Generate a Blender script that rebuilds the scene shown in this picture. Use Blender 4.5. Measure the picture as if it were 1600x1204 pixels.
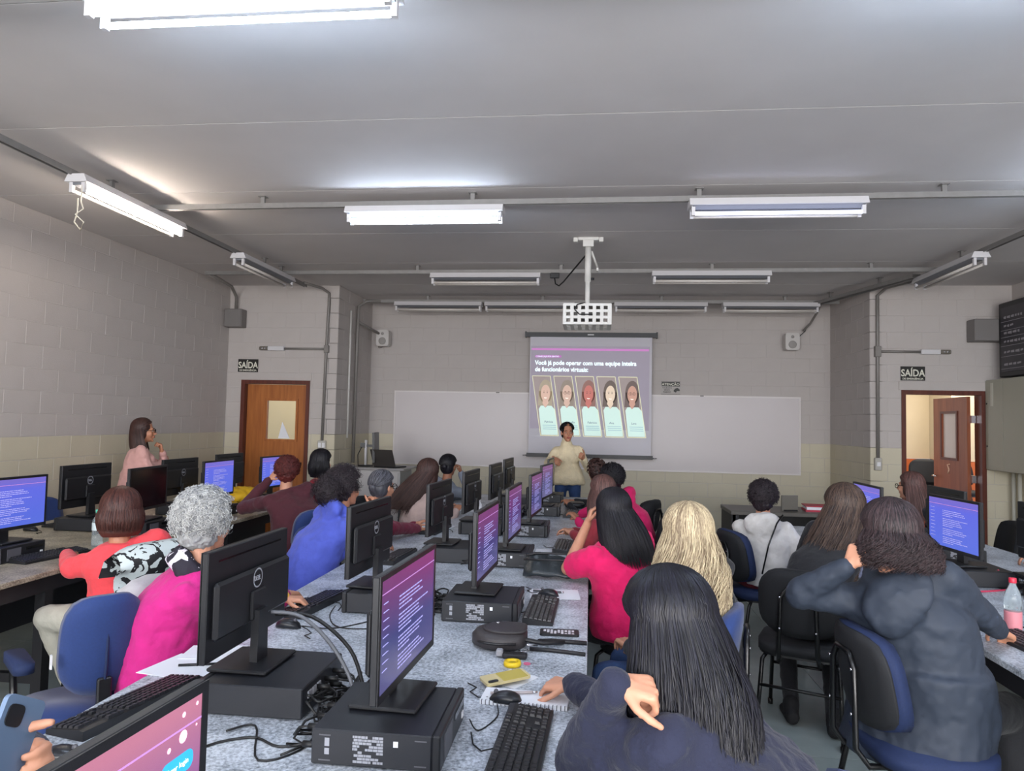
import bpy, bmesh, math, random
import numpy as np
from mathutils import Vector, Matrix, noise
random.seed(7); RNG = np.random.default_rng(7)
for o in list(bpy.data.objects): bpy.data.objects.remove(o)
SC = bpy.context.scene; COL = SC.collection
PI = math.pi; R = math.radians

# ------------------------------------------------------------ camera, world, exposure
cd = bpy.data.cameras.new('camera'); cam = bpy.data.objects.new('camera', cd); COL.objects.link(cam)
cd.sensor_width = 36.0; cd.sensor_fit = 'HORIZONTAL'; cd.lens = 1111.9/1600*36.0
cd.clip_start = 0.02; cd.clip_end = 60
def cam_axes(p, y, r):
    fw = Vector((-math.sin(y)*math.cos(p), math.cos(y)*math.cos(p), math.sin(p)))
    ri = Vector((math.cos(y), math.sin(y), 0)); up = ri.cross(fw)
    return math.cos(r)*ri+math.sin(r)*up, -math.sin(r)*ri+math.cos(r)*up, fw
ri, up, fw = cam_axes(.050586, .1113, .021445)
cam.matrix_world = Matrix(((ri.x, up.x, -fw.x, 0), (ri.y, up.y, -fw.y, 0), (ri.z, up.z, -fw.z, 1.62), (0, 0, 0, 1)))
SC.camera = cam
w = bpy.data.worlds.new('world'); SC.world = w; w.use_nodes = True
w.node_tree.nodes['Background'].inputs[0].default_value = (.8, .86, 1, 1)
w.node_tree.nodes['Background'].inputs[1].default_value = 0.6
SC.view_settings.view_transform = 'Standard'; SC.view_settings.look = 'None'
SC.view_settings.exposure = 1.68; SC.view_settings.gamma = 1.0; SC.view_settings.use_curve_mapping = False
TUBE_E = 20.0      # strength of the lit fluorescent tubes

wl_ = bpy.data.lights.new('rear_fill_light', 'AREA'); wl_.shape = 'RECTANGLE'; wl_.size = 9.4; wl_.size_y = 1.45; wl_.energy = 235; wl_.color = (1, .97, .95)
wo_ = bpy.data.objects.new('rear_fill_light', wl_); COL.objects.link(wo_); wo_.location = (0, -3.7, 1.85); wo_.rotation_euler = (PI/2, 0, 0)   # added fill from behind the camera, evens out the room light
# ------------------------------------------------------------ materials
MATS = {}
def lin(c):
    return tuple((x/255/12.92 if x/255 <= .04045 else ((x/255+.055)/1.055)**2.4) for x in c)
def mat(name, rgb, rough=.6, metal=0, var=.0, scale=30, bump=0, bscale=60, emit=0, spec=.5, alpha=1, trans=0, stretch=None, coat=0, sheen=0):
    """procedural principled material; rgb is 0..255 sRGB"""
    if name in MATS: return MATS[name]
    m = bpy.data.materials.new(name); m.use_nodes = True; nt = m.node_tree; b = nt.nodes['Principled BSDF']
    c = lin(rgb); b.inputs['Base Color'].default_value = (*c, 1); b.inputs['Roughness'].default_value = rough
    b.inputs['Metallic'].default_value = metal; b.inputs['Specular IOR Level'].default_value = spec
    if coat: b.inputs['Coat Weight'].default_value = coat; b.inputs['Coat Roughness'].default_value = .2
    if sheen: b.inputs['Sheen Weight'].default_value = sheen; b.inputs['Sheen Roughness'].default_value = .5
    if trans: b.inputs['Transmission Weight'].default_value = trans; b.inputs['IOR'].default_value = 1.3
    if alpha < 1: b.inputs['Alpha'].default_value = alpha
    if emit: b.inputs['Emission Color'].default_value = (*c, 1); b.inputs['Emission Strength'].default_value = emit
    if var or bump:
        tc = nt.nodes.new('ShaderNodeTexCoord'); mp = nt.nodes.new('ShaderNodeMapping')
        nt.links.new(tc.outputs['Object'], mp.inputs[0])
        if stretch: mp.inputs['Scale'].default_value = stretch
    if var:
        n = nt.nodes.new('ShaderNodeTexNoise'); n.inputs['Scale'].default_value = scale; n.inputs['Detail'].default_value = 5
        nt.links.new(mp.outputs[0], n.inputs[0])
        r_ = nt.nodes.new('ShaderNodeValToRGB'); r_.color_ramp.elements[0].position = .3; r_.color_ramp.elements[1].position = .7
        r_.color_ramp.elements[0].color = (*[x*(1-var) for x in c], 1); r_.color_ramp.elements[1].color = (*[min(1, x*(1+var)) for x in c], 1)
        nt.links.new(n.outputs[0], r_.inputs[0]); nt.links.new(r_.outputs[0], b.inputs['Base Color'])
    if bump:
        n2 = nt.nodes.new('ShaderNodeTexNoise'); n2.inputs['Scale'].default_value = bscale; n2.inputs['Detail'].default_value = 4
        nt.links.new(mp.outputs[0], n2.inputs[0]); bp = nt.nodes.new('ShaderNodeBump')
        bp.inputs['Strength'].default_value = bump; bp.inputs['Distance'].default_value = .02
        nt.links.new(n2.outputs[0], bp.inputs['Height']); nt.links.new(bp.outputs[0], b.inputs['Normal'])
    MATS[name] = m; return m
def wood(name, rgb, rgb2):
    m = mat(name, rgb, .42); nt = m.node_tree; b = nt.nodes['Principled BSDF']
    tc = nt.nodes.new('ShaderNodeTexCoord'); mp = nt.nodes.new('ShaderNodeMapping'); mp.inputs['Scale'].default_value = (14, 14, 1.1)
    n = nt.nodes.new('ShaderNodeTexNoise'); n.inputs['Scale'].default_value = 2.2; n.inputs['Detail'].default_value = 7
    r_ = nt.nodes.new('ShaderNodeValToRGB'); r_.color_ramp.elements[0].position = .32; r_.color_ramp.elements[1].position = .68
    r_.color_ramp.elements[0].color = (*lin(rgb2), 1); r_.color_ramp.elements[1].color = (*lin(rgb), 1)
    nt.links.new(tc.outputs['Object'], mp.inputs[0]); nt.links.new(mp.outputs[0], n.inputs[0])
    nt.links.new(n.outputs[0], r_.inputs[0]); nt.links.new(r_.outputs[0], b.inputs['Base Color']); return m
def granite(name, a, b_, c_):
    m = mat(name, a, .38); nt = m.node_tree; b = nt.nodes['Principled BSDF']
    tc = nt.nodes.new('ShaderNodeTexCoord')
    n = nt.nodes.new('ShaderNodeTexNoise'); n.inputs['Scale'].default_value = 95; n.inputs['Detail'].default_value = 8; n.inputs['Roughness'].default_value = .75
    n3 = nt.nodes.new('ShaderNodeTexNoise'); n3.inputs['Scale'].default_value = 7; n3.inputs['Detail'].default_value = 6
    mx = nt.nodes.new('ShaderNodeMath'); mx.operation = 'MULTIPLY_ADD'; mx.inputs[1].default_value = .35
    r_ = nt.nodes.new('ShaderNodeValToRGB'); e = r_.color_ramp.elements
    e[0].position = .5; e[0].color = (*lin(c_), 1); e[1].position = .78; e[1].color = (*lin(b_), 1)
    k = e.new(.66); k.color = (*lin(a), 1)
    nt.links.new(tc.outputs['Object'], n.inputs[0]); nt.links.new(tc.outputs['Object'], n3.inputs[0])
    nt.links.new(n3.outputs[0], mx.inputs[0]); nt.links.new(n.outputs[0], mx.inputs[2])
    nt.links.new(mx.outputs[0], r_.inputs[0]); nt.links.new(r_.outputs[0], b.inputs['Base Color']); return m
def gradient(name, c0, c1, emit, axis='Z', lo=-.15, hi=.15, mid=None):
    """screen glow: colour runs along an object axis"""
    if name in MATS: return MATS[name]
    m = bpy.data.materials.new(name); m.use_nodes = True; nt = m.node_tree; b = nt.nodes['Principled BSDF']
    tc = nt.nodes.new('ShaderNodeTexCoord'); sp = nt.nodes.new('ShaderNodeSeparateXYZ'); mr = nt.nodes.new('ShaderNodeMapRange')
    mr.inputs[1].default_value = lo; mr.inputs[2].default_value = hi
    r_ = nt.nodes.new('ShaderNodeValToRGB'); r_.color_ramp.elements[0].color = (*lin(c0), 1); r_.color_ramp.elements[1].color = (*lin(c1), 1)
    if mid: k = r_.color_ramp.elements.new(mid[0]); k.color = (*lin(mid[1]), 1)
    nt.links.new(tc.outputs['Object'], sp.inputs[0]); nt.links.new(sp.outputs['XYZ'.index(axis)], mr.inputs[0])
    nt.links.new(mr.outputs[0], r_.inputs[0]); nt.links.new(r_.outputs[0], b.inputs['Emission Color'])
    b.inputs['Emission Strength'].default_value = emit; b.inputs['Base Color'].default_value = (.01, .01, .015, 1); b.inputs['Roughness'].default_value = .25
    MATS[name] = m; return m

up_paint = mat('upper_wall_paint', (184, 177, 173), .7, var=.03, scale=3, bump=.12, bscale=90)
lo_paint = mat('lower_wall_paint', (196, 188, 166), .6, var=.03, scale=3, bump=.12, bscale=90)
ceil_m = mat('ceiling_paint', (202, 197, 195), .8, var=.025, scale=2.5)
white_p = mat('white_frame_paint', (205, 203, 198), .5)
floor_m = mat('floor_tile', (150, 162, 162), .25, var=.1, scale=4)
grout_m = mat('grout', (84, 90, 86), .8)
top_m = granite('granite_top', (166, 173, 183), (212, 218, 226), (74, 79, 88))
top_bounce = granite('granite_top_wall_bounce', (150, 142, 124), (196, 188, 168), (84, 76, 64))  # same granite, with warm light off the yellow wall mixed into its colour
blk = mat('black_plastic', (24, 25, 29), .42, bump=.04, bscale=400)
blk2 = mat('black_case_metal', (28, 30, 36), .45, bump=.04, bscale=300)
blkg = mat('black_gloss', (10, 11, 14), .16)
steel_b = mat('black_tube_steel', (14, 14, 16), .3)
desk_b = mat('desk_dark_frame', (30, 30, 34), .5)
grey_vent = mat('grey_vent', (86, 86, 92), .5)
galv = mat('galvanised_channel', (132, 130, 128), .45, metal=.35, var=.06, scale=20)
galvd = mat('conduit_grey', (128, 124, 120), .5, metal=.2)
boxm = mat('junction_box_grey', (118, 114, 112), .6)
fixw = mat('fixture_white', (206, 204, 206), .4)
tube_off = mat('tube_unlit', (214, 208, 202), .25)
wtag = mat('white_print', (222, 222, 225), .6)
gtag = mat('grey_print', (150, 152, 160), .6)
paper = mat('white_paper', (228, 230, 236), .8)
doorw = wood('door_wood', (176, 106, 48), (150, 84, 34))
doorf = wood('door_frame_wood', (98, 44, 28), (78, 32, 22))
doorw2 = wood('open_door_wood', (150, 84, 52), (126, 66, 38))
blue_f = mat('blue_upholstery', (24, 50, 106), .8, var=.08, scale=120, bump=.1, bscale=500, sheen=.2)
blue_d = mat('dark_blue_upholstery', (22, 38, 76), .8, var=.08, scale=120, bump=.1, bscale=500)
blkf = mat('black_upholstery', (26, 27, 31), .75, bump=.1, bscale=400)
skin_a = mat('skin_light', (198, 142, 114), .55, var=.04, scale=25)
skin_b = mat('skin_tan', (180, 124, 96), .55, var=.04, scale=25)
skin_c = mat('skin_brown', (158, 106, 80), .55, var=.04, scale=25)
denim = mat('denim', (38, 62, 104), .85, var=.15, scale=60, bump=.1)
blkcloth = mat('black_cloth', (22, 22, 26), .85, var=.1, scale=40, bump=.2, bscale=60)
cable_m = mat('cable_black', (16, 16, 18), .5)
cable_g = mat('cable_grey', (92, 94, 100), .5)
chrome = mat('chrome', (190, 190, 195), .2, metal=1)
clearp = mat('clear_plastic', (225, 235, 238), .08, trans=.85, spec=.5)

# ------------------------------------------------------------ mesh builder
class MB:
    def __init__(s): s.v = []; s.f = []; s.mi = []; s.sm = []; s.cur = 0
    def add(s, vs, fs, smooth=False):
        k = len(s.v); s.v += [tuple(v) for v in vs]
        for f in fs: s.f.append(tuple(i+k for i in f)); s.mi.append(s.cur); s.sm.append(smooth)
        return s
    def box(s, x0, x1, y0, y1, z0, z1, ch=0):
        if ch:
            c = ch; P = []
            for z, i in ((z0, c), (z0+c, 0), (z1-c, 0), (z1, c)):
                a, b_, d, e = x0+i, x1-i, y0+i, y1-i
                k = c if i == 0 else c*.0
                P += [(a+k, d, z), (b_-k, d, z), (b_, d+k, z), (b_, e-k, z), (b_-k, e, z), (a+k, e, z), (a, e-k, z), (a, d+k, z)]
            F = [tuple(range(7, -1, -1)), tuple(range(24, 32))]
            for l in range(3):
                for j in range(8): F.append((l*8+j, l*8+(j+1) % 8, l*8+8+(j+1) % 8, l*8+8+j))
            return s.add(P, F)
        return s.add([(x0, y0, z0), (x1, y0, z0), (x1, y1, z0), (x0, y1, z0), (x0, y0, z1), (x1, y0, z1), (x1, y1, z1), (x0, y1, z1)],
                     [(3, 2, 1, 0), (4, 5, 6, 7), (0, 1, 5, 4), (1, 2, 6, 5), (2, 3, 7, 6), (3, 0, 4, 7)])
    def quad(s, a, b, c, d): return s.add([a, b, c, d], [(0, 1, 2, 3)])
    def prism(s, poly, axis, a, b, smooth=False):
        """poly: 2D points extruded along axis from a to b"""
        n = len(poly)
        def P(u, v, t): return {'x': (t, u, v), 'y': (u, t, v), 'z': (u, v, t)}[axis]
        vs = [P(u, v, a) for u, v in poly]+[P(u, v, b) for u, v in poly]
        return s.add(vs, [tuple(range(n-1, -1, -1)), tuple(range(n, 2*n))]+[(i, (i+1) % n, n+(i+1) % n, n+i) for i in range(n)], smooth)
    def tube(s, pts, r, n=8, cap=True):
        """tube through pts; r number or list"""
        pts = [Vector(p) for p in pts]; m = len(pts); rs = r if isinstance(r, (list, tuple)) else [r]*m
        vs = []; ref = None
        for i in range(m):
            t = (pts[min(i+1, m-1)]-pts[max(i-1, 0)]).normalized()
            if ref is None: ref = Vector((0, 0, 1)) if abs(t.z) < .9 else Vector((1, 0, 0))
            u = t.cross(ref).normalized(); v_ = u.cross(t).normalized(); ref = v_
            for k in range(n):
                a = 2*PI*k/n; vs.append(pts[i]+(u*math.cos(a)+v_*math.sin(a))*rs[i])
        fs = [(i*n+k, i*n+(k+1) % n, (i+1)*n+(k+1) % n, (i+1)*n+k) for i in range(m-1) for k in range(n)]
        if cap: fs += [tuple(range(n-1, -1, -1)), tuple(range((m-1)*n, m*n))]
        return s.add(vs, fs, True)
    def cyl(s, a, b, r, n=12): return s.tube([a, b], r, n)
    def lathe(s, prof, c=(0, 0, 0), n=20):
        vs = [(c[0]+r*math.cos(2*PI*k/n), c[1]+r*math.sin(2*PI*k/n), c[2]+z) for r, z in prof for k in range(n)]
        m = len(prof)
        return s.add(vs, [(i*n+k, i*n+(k+1) % n, (i+1)*n+(k+1) % n, (i+1)*n+k) for i in range(m-1) for k in range(n)]+[tuple(range(n-1, -1, -1)), tuple(range((m-1)*n, m*n))], True)
    def ell(s, c, r, M3=None, n=14, m=9):
        vs = []; c = Vector(c)
        for i in range(m+1):
            th = PI*i/m
            for k in range(n):
                a = 2*PI*k/n; p = Vector((r[0]*math.sin(th)*math.cos(a), r[1]*math.sin(th)*math.sin(a), r[2]*math.cos(th)))
                if i in (0, m): p += Vector((math.cos(a), math.sin(a), 0))*1e-5
                vs.append(c+(M3 @ p if M3 else p))
        return s.add(vs, [((i+1)*n+k, (i+1)*n+(k+1) % n, i*n+(k+1) % n, i*n+k) for i in range(m) for k in range(n)]+[tuple(range(n)), tuple(range((m+1)*n-1, m*n-1, -1))], True)
    def capsule(s, a, b, r0, r1, n=12):
        a, b = Vector(a), Vector(b); d = (b-a); L = d.length
        if L < 1e-6: return s.ell(a, (r0, r0, r0))
        d /= L; pts = []; rs = []
        for t in (-.999, -.85, -.55, 0): pts.append(a+d*r0*t); rs.append(r0*math.sqrt(1-t*t))
        for t in (0, .55, .85, .999): pts.append(b+d*r1*t); rs.append(r1*math.sqrt(1-t*t))
        return s.tube(pts, rs, n)
    def loft(s, secs, n=18, e=2.0):
        """secs: (centre, rx, ry, X axis, Y axis)"""
        vs = []
        for c, rx, ry, X, Y in secs:
            for k in range(n):
                a = 2*PI*k/n; ca, sa = math.cos(a), math.sin(a)
                vs.append(Vector(c)+X*rx*math.copysign(abs(ca)**(2/e), ca)+Y*ry*math.copysign(abs(sa)**(2/e), sa))
        m = len(secs)
        return s.add(vs, [(i*n+k, i*n+(k+1) % n, (i+1)*n+(k+1) % n, (i+1)*n+k) for i in range(m-1) for k in range(n)]+[tuple(range(n-1, -1, -1)), tuple(range((m-1)*n, m*n))], True)
    def mesh(s, name, mats):
        me = bpy.data.meshes.new(name); me.from_pydata(s.v, [], s.f)
        for m in (mats if isinstance(mats, (list, tuple)) else [mats]): me.materials.append(m)
        me.polygons.foreach_set('material_index', s.mi); me.polygons.foreach_set('use_smooth', s.sm)
        me.update(); return me
    def build(s, name, mats, parent=None, loc=(0, 0, 0), rz=0, **k):
        return obj(name, s.mesh(name, mats), parent, loc, rz, **k)
def obj(name, me, parent=None, loc=(0, 0, 0), rz=0, label=None, cat=None, group=None, kind=None):
    o = bpy.data.objects.new(name, me); COL.objects.link(o); o.location = loc; o.rotation_euler = (0, 0, rz)
    if parent: o.parent = parent
    return tag(o, label, cat, group, kind)
def tag(o, label=None, cat=None, group=None, kind=None):
    if label: o['label'] = label
    if cat: o['category'] = cat
    if group: o['group'] = group
    if kind: o['kind'] = kind
    return o
def thing(name, label, cat, loc=(0, 0, 0), rz=0, group=None, kind=None):
    return obj(name, None, None, loc, rz, label, cat, group, kind)
def copy_tree(o, parent=None):
    c = o.copy(); COL.objects.link(c); c.parent = parent
    for ch in [x for x in KIDS.get(o.name, [])]: copy_tree(ch, c)
    KIDS[c.name] = [x for x in COL.objects if x.parent == c]
    return c
KIDS = {}
def reg(o):
    KIDS[o.name] = [x for x in COL.objects if x.parent == o]
    for x in KIDS[o.name]: reg(x)
    return o
def dup(proto, loc, rz, label, group=None):
    c = copy_tree(proto); c.location = loc; c.rotation_euler = (0, 0, rz); c['label'] = label
    if group: c['group'] = group
    return c
def rounded(w, h, r, n=5, cx=0, cy=0):
    P = []
    for (sx, sy, a0) in ((1, 1, 0), (-1, 1, 90), (-1, -1, 180), (1, -1, 270)):
        for k in range(n+1):
            a = R(a0+90*k/n); P.append((cx+sx*(w/2-r)+r*math.cos(a), cy+sy*(h/2-r)+r*math.sin(a)))
    return P
def text(s, size, m, parent, loc, rot, ext=.0015, name='lettering', align='LEFT', sx=1.0, bold=0):
    cu = bpy.data.curves.new('t', 'FONT'); cu.body = s; cu.size = size; cu.extrude = ext; cu.align_x = align; cu.offset = bold; cu.resolution_u = 3
    o = bpy.data.objects.new('t', cu); COL.objects.link(o); dg = bpy.context.evaluated_depsgraph_get()
    me = bpy.data.meshes.new_from_object(o.evaluated_get(dg)); bpy.data.objects.remove(o)
    me.materials.clear(); me.materials.append(m); me.name = name
    if sx != 1: me.transform(Matrix.Diagonal((sx, 1, 1, 1)))
    ob = obj(name, me, parent, loc); ob.rotation_euler = rot; return ob

# ------------------------------------------------------------ room shell
H = 3.37; YF = 10.46; YS = 9.03; XL = -4.85; XR = 4.97; XRL = -3.33; XRR = 3.35; YB = -3.6
def block_wall(name, org, ux, nrm, L, h, holes=(), z0=0, full=None, col=None):
    """painted concrete blocks laid in running bond over a mortar slab; org at wall foot, ux along, nrm towards room"""
    org, ux, nrm = Vector(org), Vector(ux), Vector(nrm)
    lo, hi = full if full else (0, L)
    m = MB()
    def slab(a, b, za, zb):
        P = [org+ux*u+nrm*n+Vector((0, 0, z)) for n in (0, -.14) for u, z in ((a, za), (b, za), (b, zb), (a, zb))]
        m.add(P, [(0, 1, 2, 3), (7, 6, 5, 4), (0, 4, 5, 1), (1, 5, 6, 2), (2, 6, 7, 3), (3, 7, 4, 0)])
    cuts = sorted({lo, hi, *[x for hl in holes for x in hl[:2]]})
    for a, b in zip(cuts, cuts[1:]):
        hh = [hl for hl in holes if hl[0] <= a+1e-6 and b <= hl[1]+1e-6]
        if hh: slab(a, b, hh[0][2], h)
        else: slab(a, b, 0, h)
    wl = m.build(name, up_paint, kind='structure')
    cache = {}; g = .002; ch = .003; k = 0
    z = 0
    while z < h-.02:
        zt = min(z+.2, h); u = -.2 if k % 2 else 0
        while u < L-1e-6:
            a, b = max(u, 0), min(u+.4, L); u += .4
            segs = [(a, b)]
            for hl in holes:
                if z+.1 < hl[2]:
                    ns = []
                    for p, q in segs:
                        if q <= hl[0] or p >= hl[1]: ns.append((p, q))
                        else:
                            if p < hl[0]: ns.append((p, hl[0]))
                            if q > hl[1]: ns.append((hl[1], q))
                    segs = ns
            for p, q in segs:
                if q-p < .03: continue
                key = (round(q-p, 3), round(zt-z, 3), z >= 1.39)
                if key not in cache:
                    W, HH = q-p, zt-z; mb = MB()
                    f = [ux*(x)+nrm*n+Vector((0, 0, zz)) for x, zz, n in ((g, g, 0), (W-g, g, 0), (W-g, HH-g, 0), (g, HH-g, 0), (g+ch, g+ch, .0025), (W-g-ch, g+ch, .0025), (W-g-ch, HH-g-ch, .0025), (g+ch, HH-g-ch, .0025))]
                    F = [(4, 5, 6, 7), (0, 1, 5, 4), (1, 2, 6, 5), (2, 3, 7, 6), (3, 0, 4, 7)]
                    if ux.cross(Vector((0, 0, 1))).dot(nrm) < 0: F = [t[::-1] for t in F]
                    mb.add(f, F); cache[key] = mb.mesh('block', up_paint if z >= 1.39 else lo_paint)
                obj('block', cache[key], wl, org+ux*p+Vector((0, 0, z)))
        z += .2; k += 1
    return wl
# left wall: blocks from y=3.4 on, plain slab behind the camera
block_wall('wall_left', (XL, 3.4, 0), (0, 1, 0), (1, 0, 0), YS-3.4, H, full=(YB-3.4, YS-3.4))
block_wall('wall_right', (XR, 7.0, 0), (0, 1, 0), (-1, 0, 0), YS-7.0, H, full=(YB-7.0, YS-7.0))
DLX0, DLX1, DTOP = -4.64, -3.69, 2.1
block_wall('wall_front_left', (XL, YS, 0), (1, 0, 0), (0, -1, 0), XRL-XL, H, holes=[(DLX0-XL, DLX1-XL, DTOP)])
block_wall('wall_recess_left', (XRL, YS, 0), (0, 1, 0), (1, 0, 0), YF-YS, H)
block_wall('wall_front', (XRL, YF, 0), (1, 0, 0), (0, -1, 0), XRR-XRL, H)
block_wall('wall_recess_right', (XRR, YS, 0), (0, 1, 0), (-1, 0, 0), YF-YS, H)
DRX0, DRX1 = 3.71, 4.66
block_wall('wall_front_right', (XRR, YS, 0), (1, 0, 0), (0, -1, 0), XR-XRR, H, holes=[(DRX0-XRR, DRX1-XRR, DTOP)])
# back wall behind the photographer, with a band of windows
m = MB()
m.box(XL-.14, XR+.14, YB-.14, YB, 0, 1.1); m.box(XL-.14, XR+.14, YB-.14, YB, 2.6, H)
for x in (XL-.14, -1.7, 1.5, XR-.06): m.box(x, x+.2, YB-.14, YB, 1.1, 2.6)
m.build('wall_back', up_paint, kind='structure')
MB().box(XL-.1, XR+.1, YB-.16, YB-.15, 1.0, 2.7).build('window_1', mat('window_glass', (235, 240, 245), .05, trans=1), kind='structure')
# ceiling: precast slabs with a joint between them
cl = MB().box(XL-.14, XR+.14, YB-.14, YF+.14, H+.03, H+.12).build('ceiling', ceil_m, kind='structure')
sy = 3.97-1.25*7; me = None
while sy < YF:
    y1 = min(sy+1.25, YF+.1); y0 = max(sy, YB-.1)
    if y1 > y0: MB().box(XL-.1, XR+.1, y0+.004, y1-.004, H, H+.035).build('ceiling_slab', ceil_m, cl)
    sy += 1.25
fl = MB().box(XL-.14, XR+.14, YB-.14, YF+.14, -.1, -.006).build('floor', grout_m, kind='structure')
tc = {}
for i in range(11):
    for j in range(10):
        x0, y0 = XL+i*.9, 1.2+j*.95-.3; x1, y1 = min(x0+.9, XR), min(y0+.95, YF)
        if y0 > YS and x0+.9 > XRR+.9: continue
        k = (round(x1-x0, 3), round(y1-y0, 3))
        if k not in tc: tc[k] = MB().box(.002, k[0]-.002, .002, k[1]-.002, -.02, 0).mesh('floor_tile', floor_m)
        obj('floor_tile', tc[k], fl, (x0, y0, 0))
MB().box(XL, XR, YB, .9, -.02, 0).build('floor_screed', floor_m, fl)
# corridor past the right-hand door
cor = mat('corridor_cream', (204, 190, 162), .7, var=.03, scale=3); ora = mat('orange_paint', (186, 92, 38), .6, var=.04, scale=3)
m = MB().box(3.0, 8.0, 12.0, 12.12, 1.17, 3.0).box(5.35, 8.0, 11.3, 12, 1.17, 3.0); m.build('wall_corridor', cor, kind='structure')
MB().box(3.0, 8.0, 11.98, 12.1, 0, 1.165).box(5.33, 8.0, 11.28, 12, 0, 1.165).build('wall_corridor_lower', ora, kind='structure')
MB().box(-6.5, 8.0, YF+.16, 12.1, -.1, -.012).box(XR+.15, 8, YS+.15, YF+.2, -.1, -.012).box(XRR+.1, XR+.2, YS-.14, YF+.2, -.08, -.0).box(-6.5, XRL-.14, YS-.1, YF+.2, -.08, 0).build('floor_corridor', floor_m, kind='structure')
MB().box(-6.5, XRL-.15, YS+.15, 12.12, 3.0, 3.1).box(XRR+.15, 8.0, YS+.15, 12.12, 3.0, 3.1).build('ceiling_corridor', ceil_m, kind='structure')
MB().box(8, 8.1, YS, 12.1, 0, 3.1).box(-6.6, -6.5, YS, 12.1, 0, 3.1).build('wall_corridor_end', cor, kind='structure')
MB().box(-6.5, XRL-.3, 11.0, 11.1, 0, 3.0).build('wall_corridor_left', cor, kind='structure')
def alight(name, loc, sx, sy, e, col=(1, 1, 1), rot=(0, 0, 0)):
    l = bpy.data.lights.new(name, 'AREA'); l.shape = 'RECTANGLE'; l.size = sx; l.size_y = sy; l.energy = e; l.color = col
    o = bpy.data.objects.new(name, l); COL.objects.link(o); o.location = loc; o.rotation_euler = rot; return o
alight('corridor_lamp', (5.2, 10.6, 2.95), 1.6, .3, 24, (1, .88, .72))
alight('corridor_lamp', (-4.2, 10.1, 2.95), 1.2, .3, 12, (1, .88, .72))
# whiter surrounds and frames of the doors
def doorframe(name, x0, x1):
    d = MB()
    d.box(x0, x0+.05, YS-.012, YS+.15, 0, DTOP).box(x1-.05, x1, YS-.012, YS+.15, 0, DTOP).box(x0+.05, x1-.05, YS-.012, YS+.15, DTOP-.05, DTOP)
    f = d.build(name, doorf, kind='structure')
    MB().box(x0-.03, x1+.02, YS-.016, YS, DTOP+.002, DTOP+.1).build('lintel', up_paint, f)
    return f
dl = doorframe('door_1', DLX0, DLX1)
lf = MB(); X0, X1 = DLX0+.055, DLX1-.055; WX0, WX1, WZ0, WZ1 = -4.3, -3.9, 1.32, 1.83
lf.box(X0, WX0, YS+.07, YS+.11, .01, DTOP-.055).box(WX1, X1, YS+.07, YS+.11, .01, DTOP-.055).box(WX0, WX1, YS+.07, YS+.11, .01, WZ0).box(WX0, WX1, YS+.07, YS+.11, WZ1, DTOP-.055)
leaf = lf.build('door_leaf', doorw, dl)
m = MB()
for a in ((WX0-.03, WX0, WZ0-.03, WZ1+.03), (WX1, WX1+.03, WZ0-.03, WZ1+.03), (WX0, WX1, WZ0-.03, WZ0), (WX0, WX1, WZ1, WZ1+.03)): m.box(a[0], a[1], YS+.055, YS+.07, a[2], a[3])
m.build('window_bead', doorw, leaf)
MB().box(WX0, WX1, YS+.088, YS+.092, WZ0, WZ1).build('glass_pane', mat('door_glass', (230, 235, 230), .05, trans=1), leaf)
MB().prism([(-4.14, 1.33), (-3.98, 1.33), (-4.09, 1.55)], 'y', YS+.08, YS+.086).build('paper_triangle', paper, leaf, label='white paper triangle taped to the pane')
MB().box(-3.83, -3.80, YS+.04, YS+.07, .98, 1.02).cyl((-3.82, YS+.04, 1.0), (-3.93, YS+.04, 1.0), .009).build('door_handle', steel_b, leaf)
dr = doorframe('door_2', DRX0, DRX1)
# open leaf swung into the corridor
hx = DRX1-.09; y0 = YS+.16; lf = MB(); t = .04
def yz(a, b, z0_, z1_): lf.box(hx-t, hx, y0+a, y0+b, z0_, z1_)
yz(0, .25, .01, 2.04); yz(.62, .85, .01, 2.04); yz(.25, .62, .01, 1.28); yz(.25, .62, 1.84, 2.04)
leaf2 = lf.build('door_leaf', doorw2, dr)
m = MB()
for a, b, c_, d_ in ((.22, .25, 1.25, 1.87), (.62, .65, 1.25, 1.87), (.25, .62, 1.25, 1.28), (.25, .62, 1.84, 1.87)): m.box(hx-t-.012, hx-t, y0+a, y0+b, c_, d_)
m.build('window_bead', doorf, leaf2)
MB().box(hx-.022, hx-.018, y0+.25, y0+.62, 1.28, 1.84).build('glass_pane', mat('frosted_glass', (214, 206, 200), .5), leaf2)
MB().cyl((hx-t, y0+.79, 1.03), (hx-t-.05, y0+.79, 1.03), .01).cyl((hx-t-.05, y0+.79, 1.03), (hx-t-.05, y0+.68, 1.03), .009).build('door_handle', chrome, leaf2)
for z in (.3, 1.0, 1.72): MB().box(hx-.01, hx+.035, y0-.05, y0, z, z+.09).build('hinge', chrome, leaf2)
MB().tube([(hx-t-.003, y0+.45-.03, 1.2), (hx-t-.003, y0+.48, 1.19), (hx-t-.003, y0+.44, 1.13), (hx-t-.003, y0+.47, 1.08)], .01, 5).build('stain', mat('pale_stain', (205, 165, 140), .7), leaf2, label='pale worn patch under the window')
# trims: darker line where walls meet the ceiling at the recess
MB().box(XRL, XRR, YF-.012, YF, 0, .08).build('baseboard_front', mat('base_trim', (150, 148, 138), .6), kind='structure')

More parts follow.
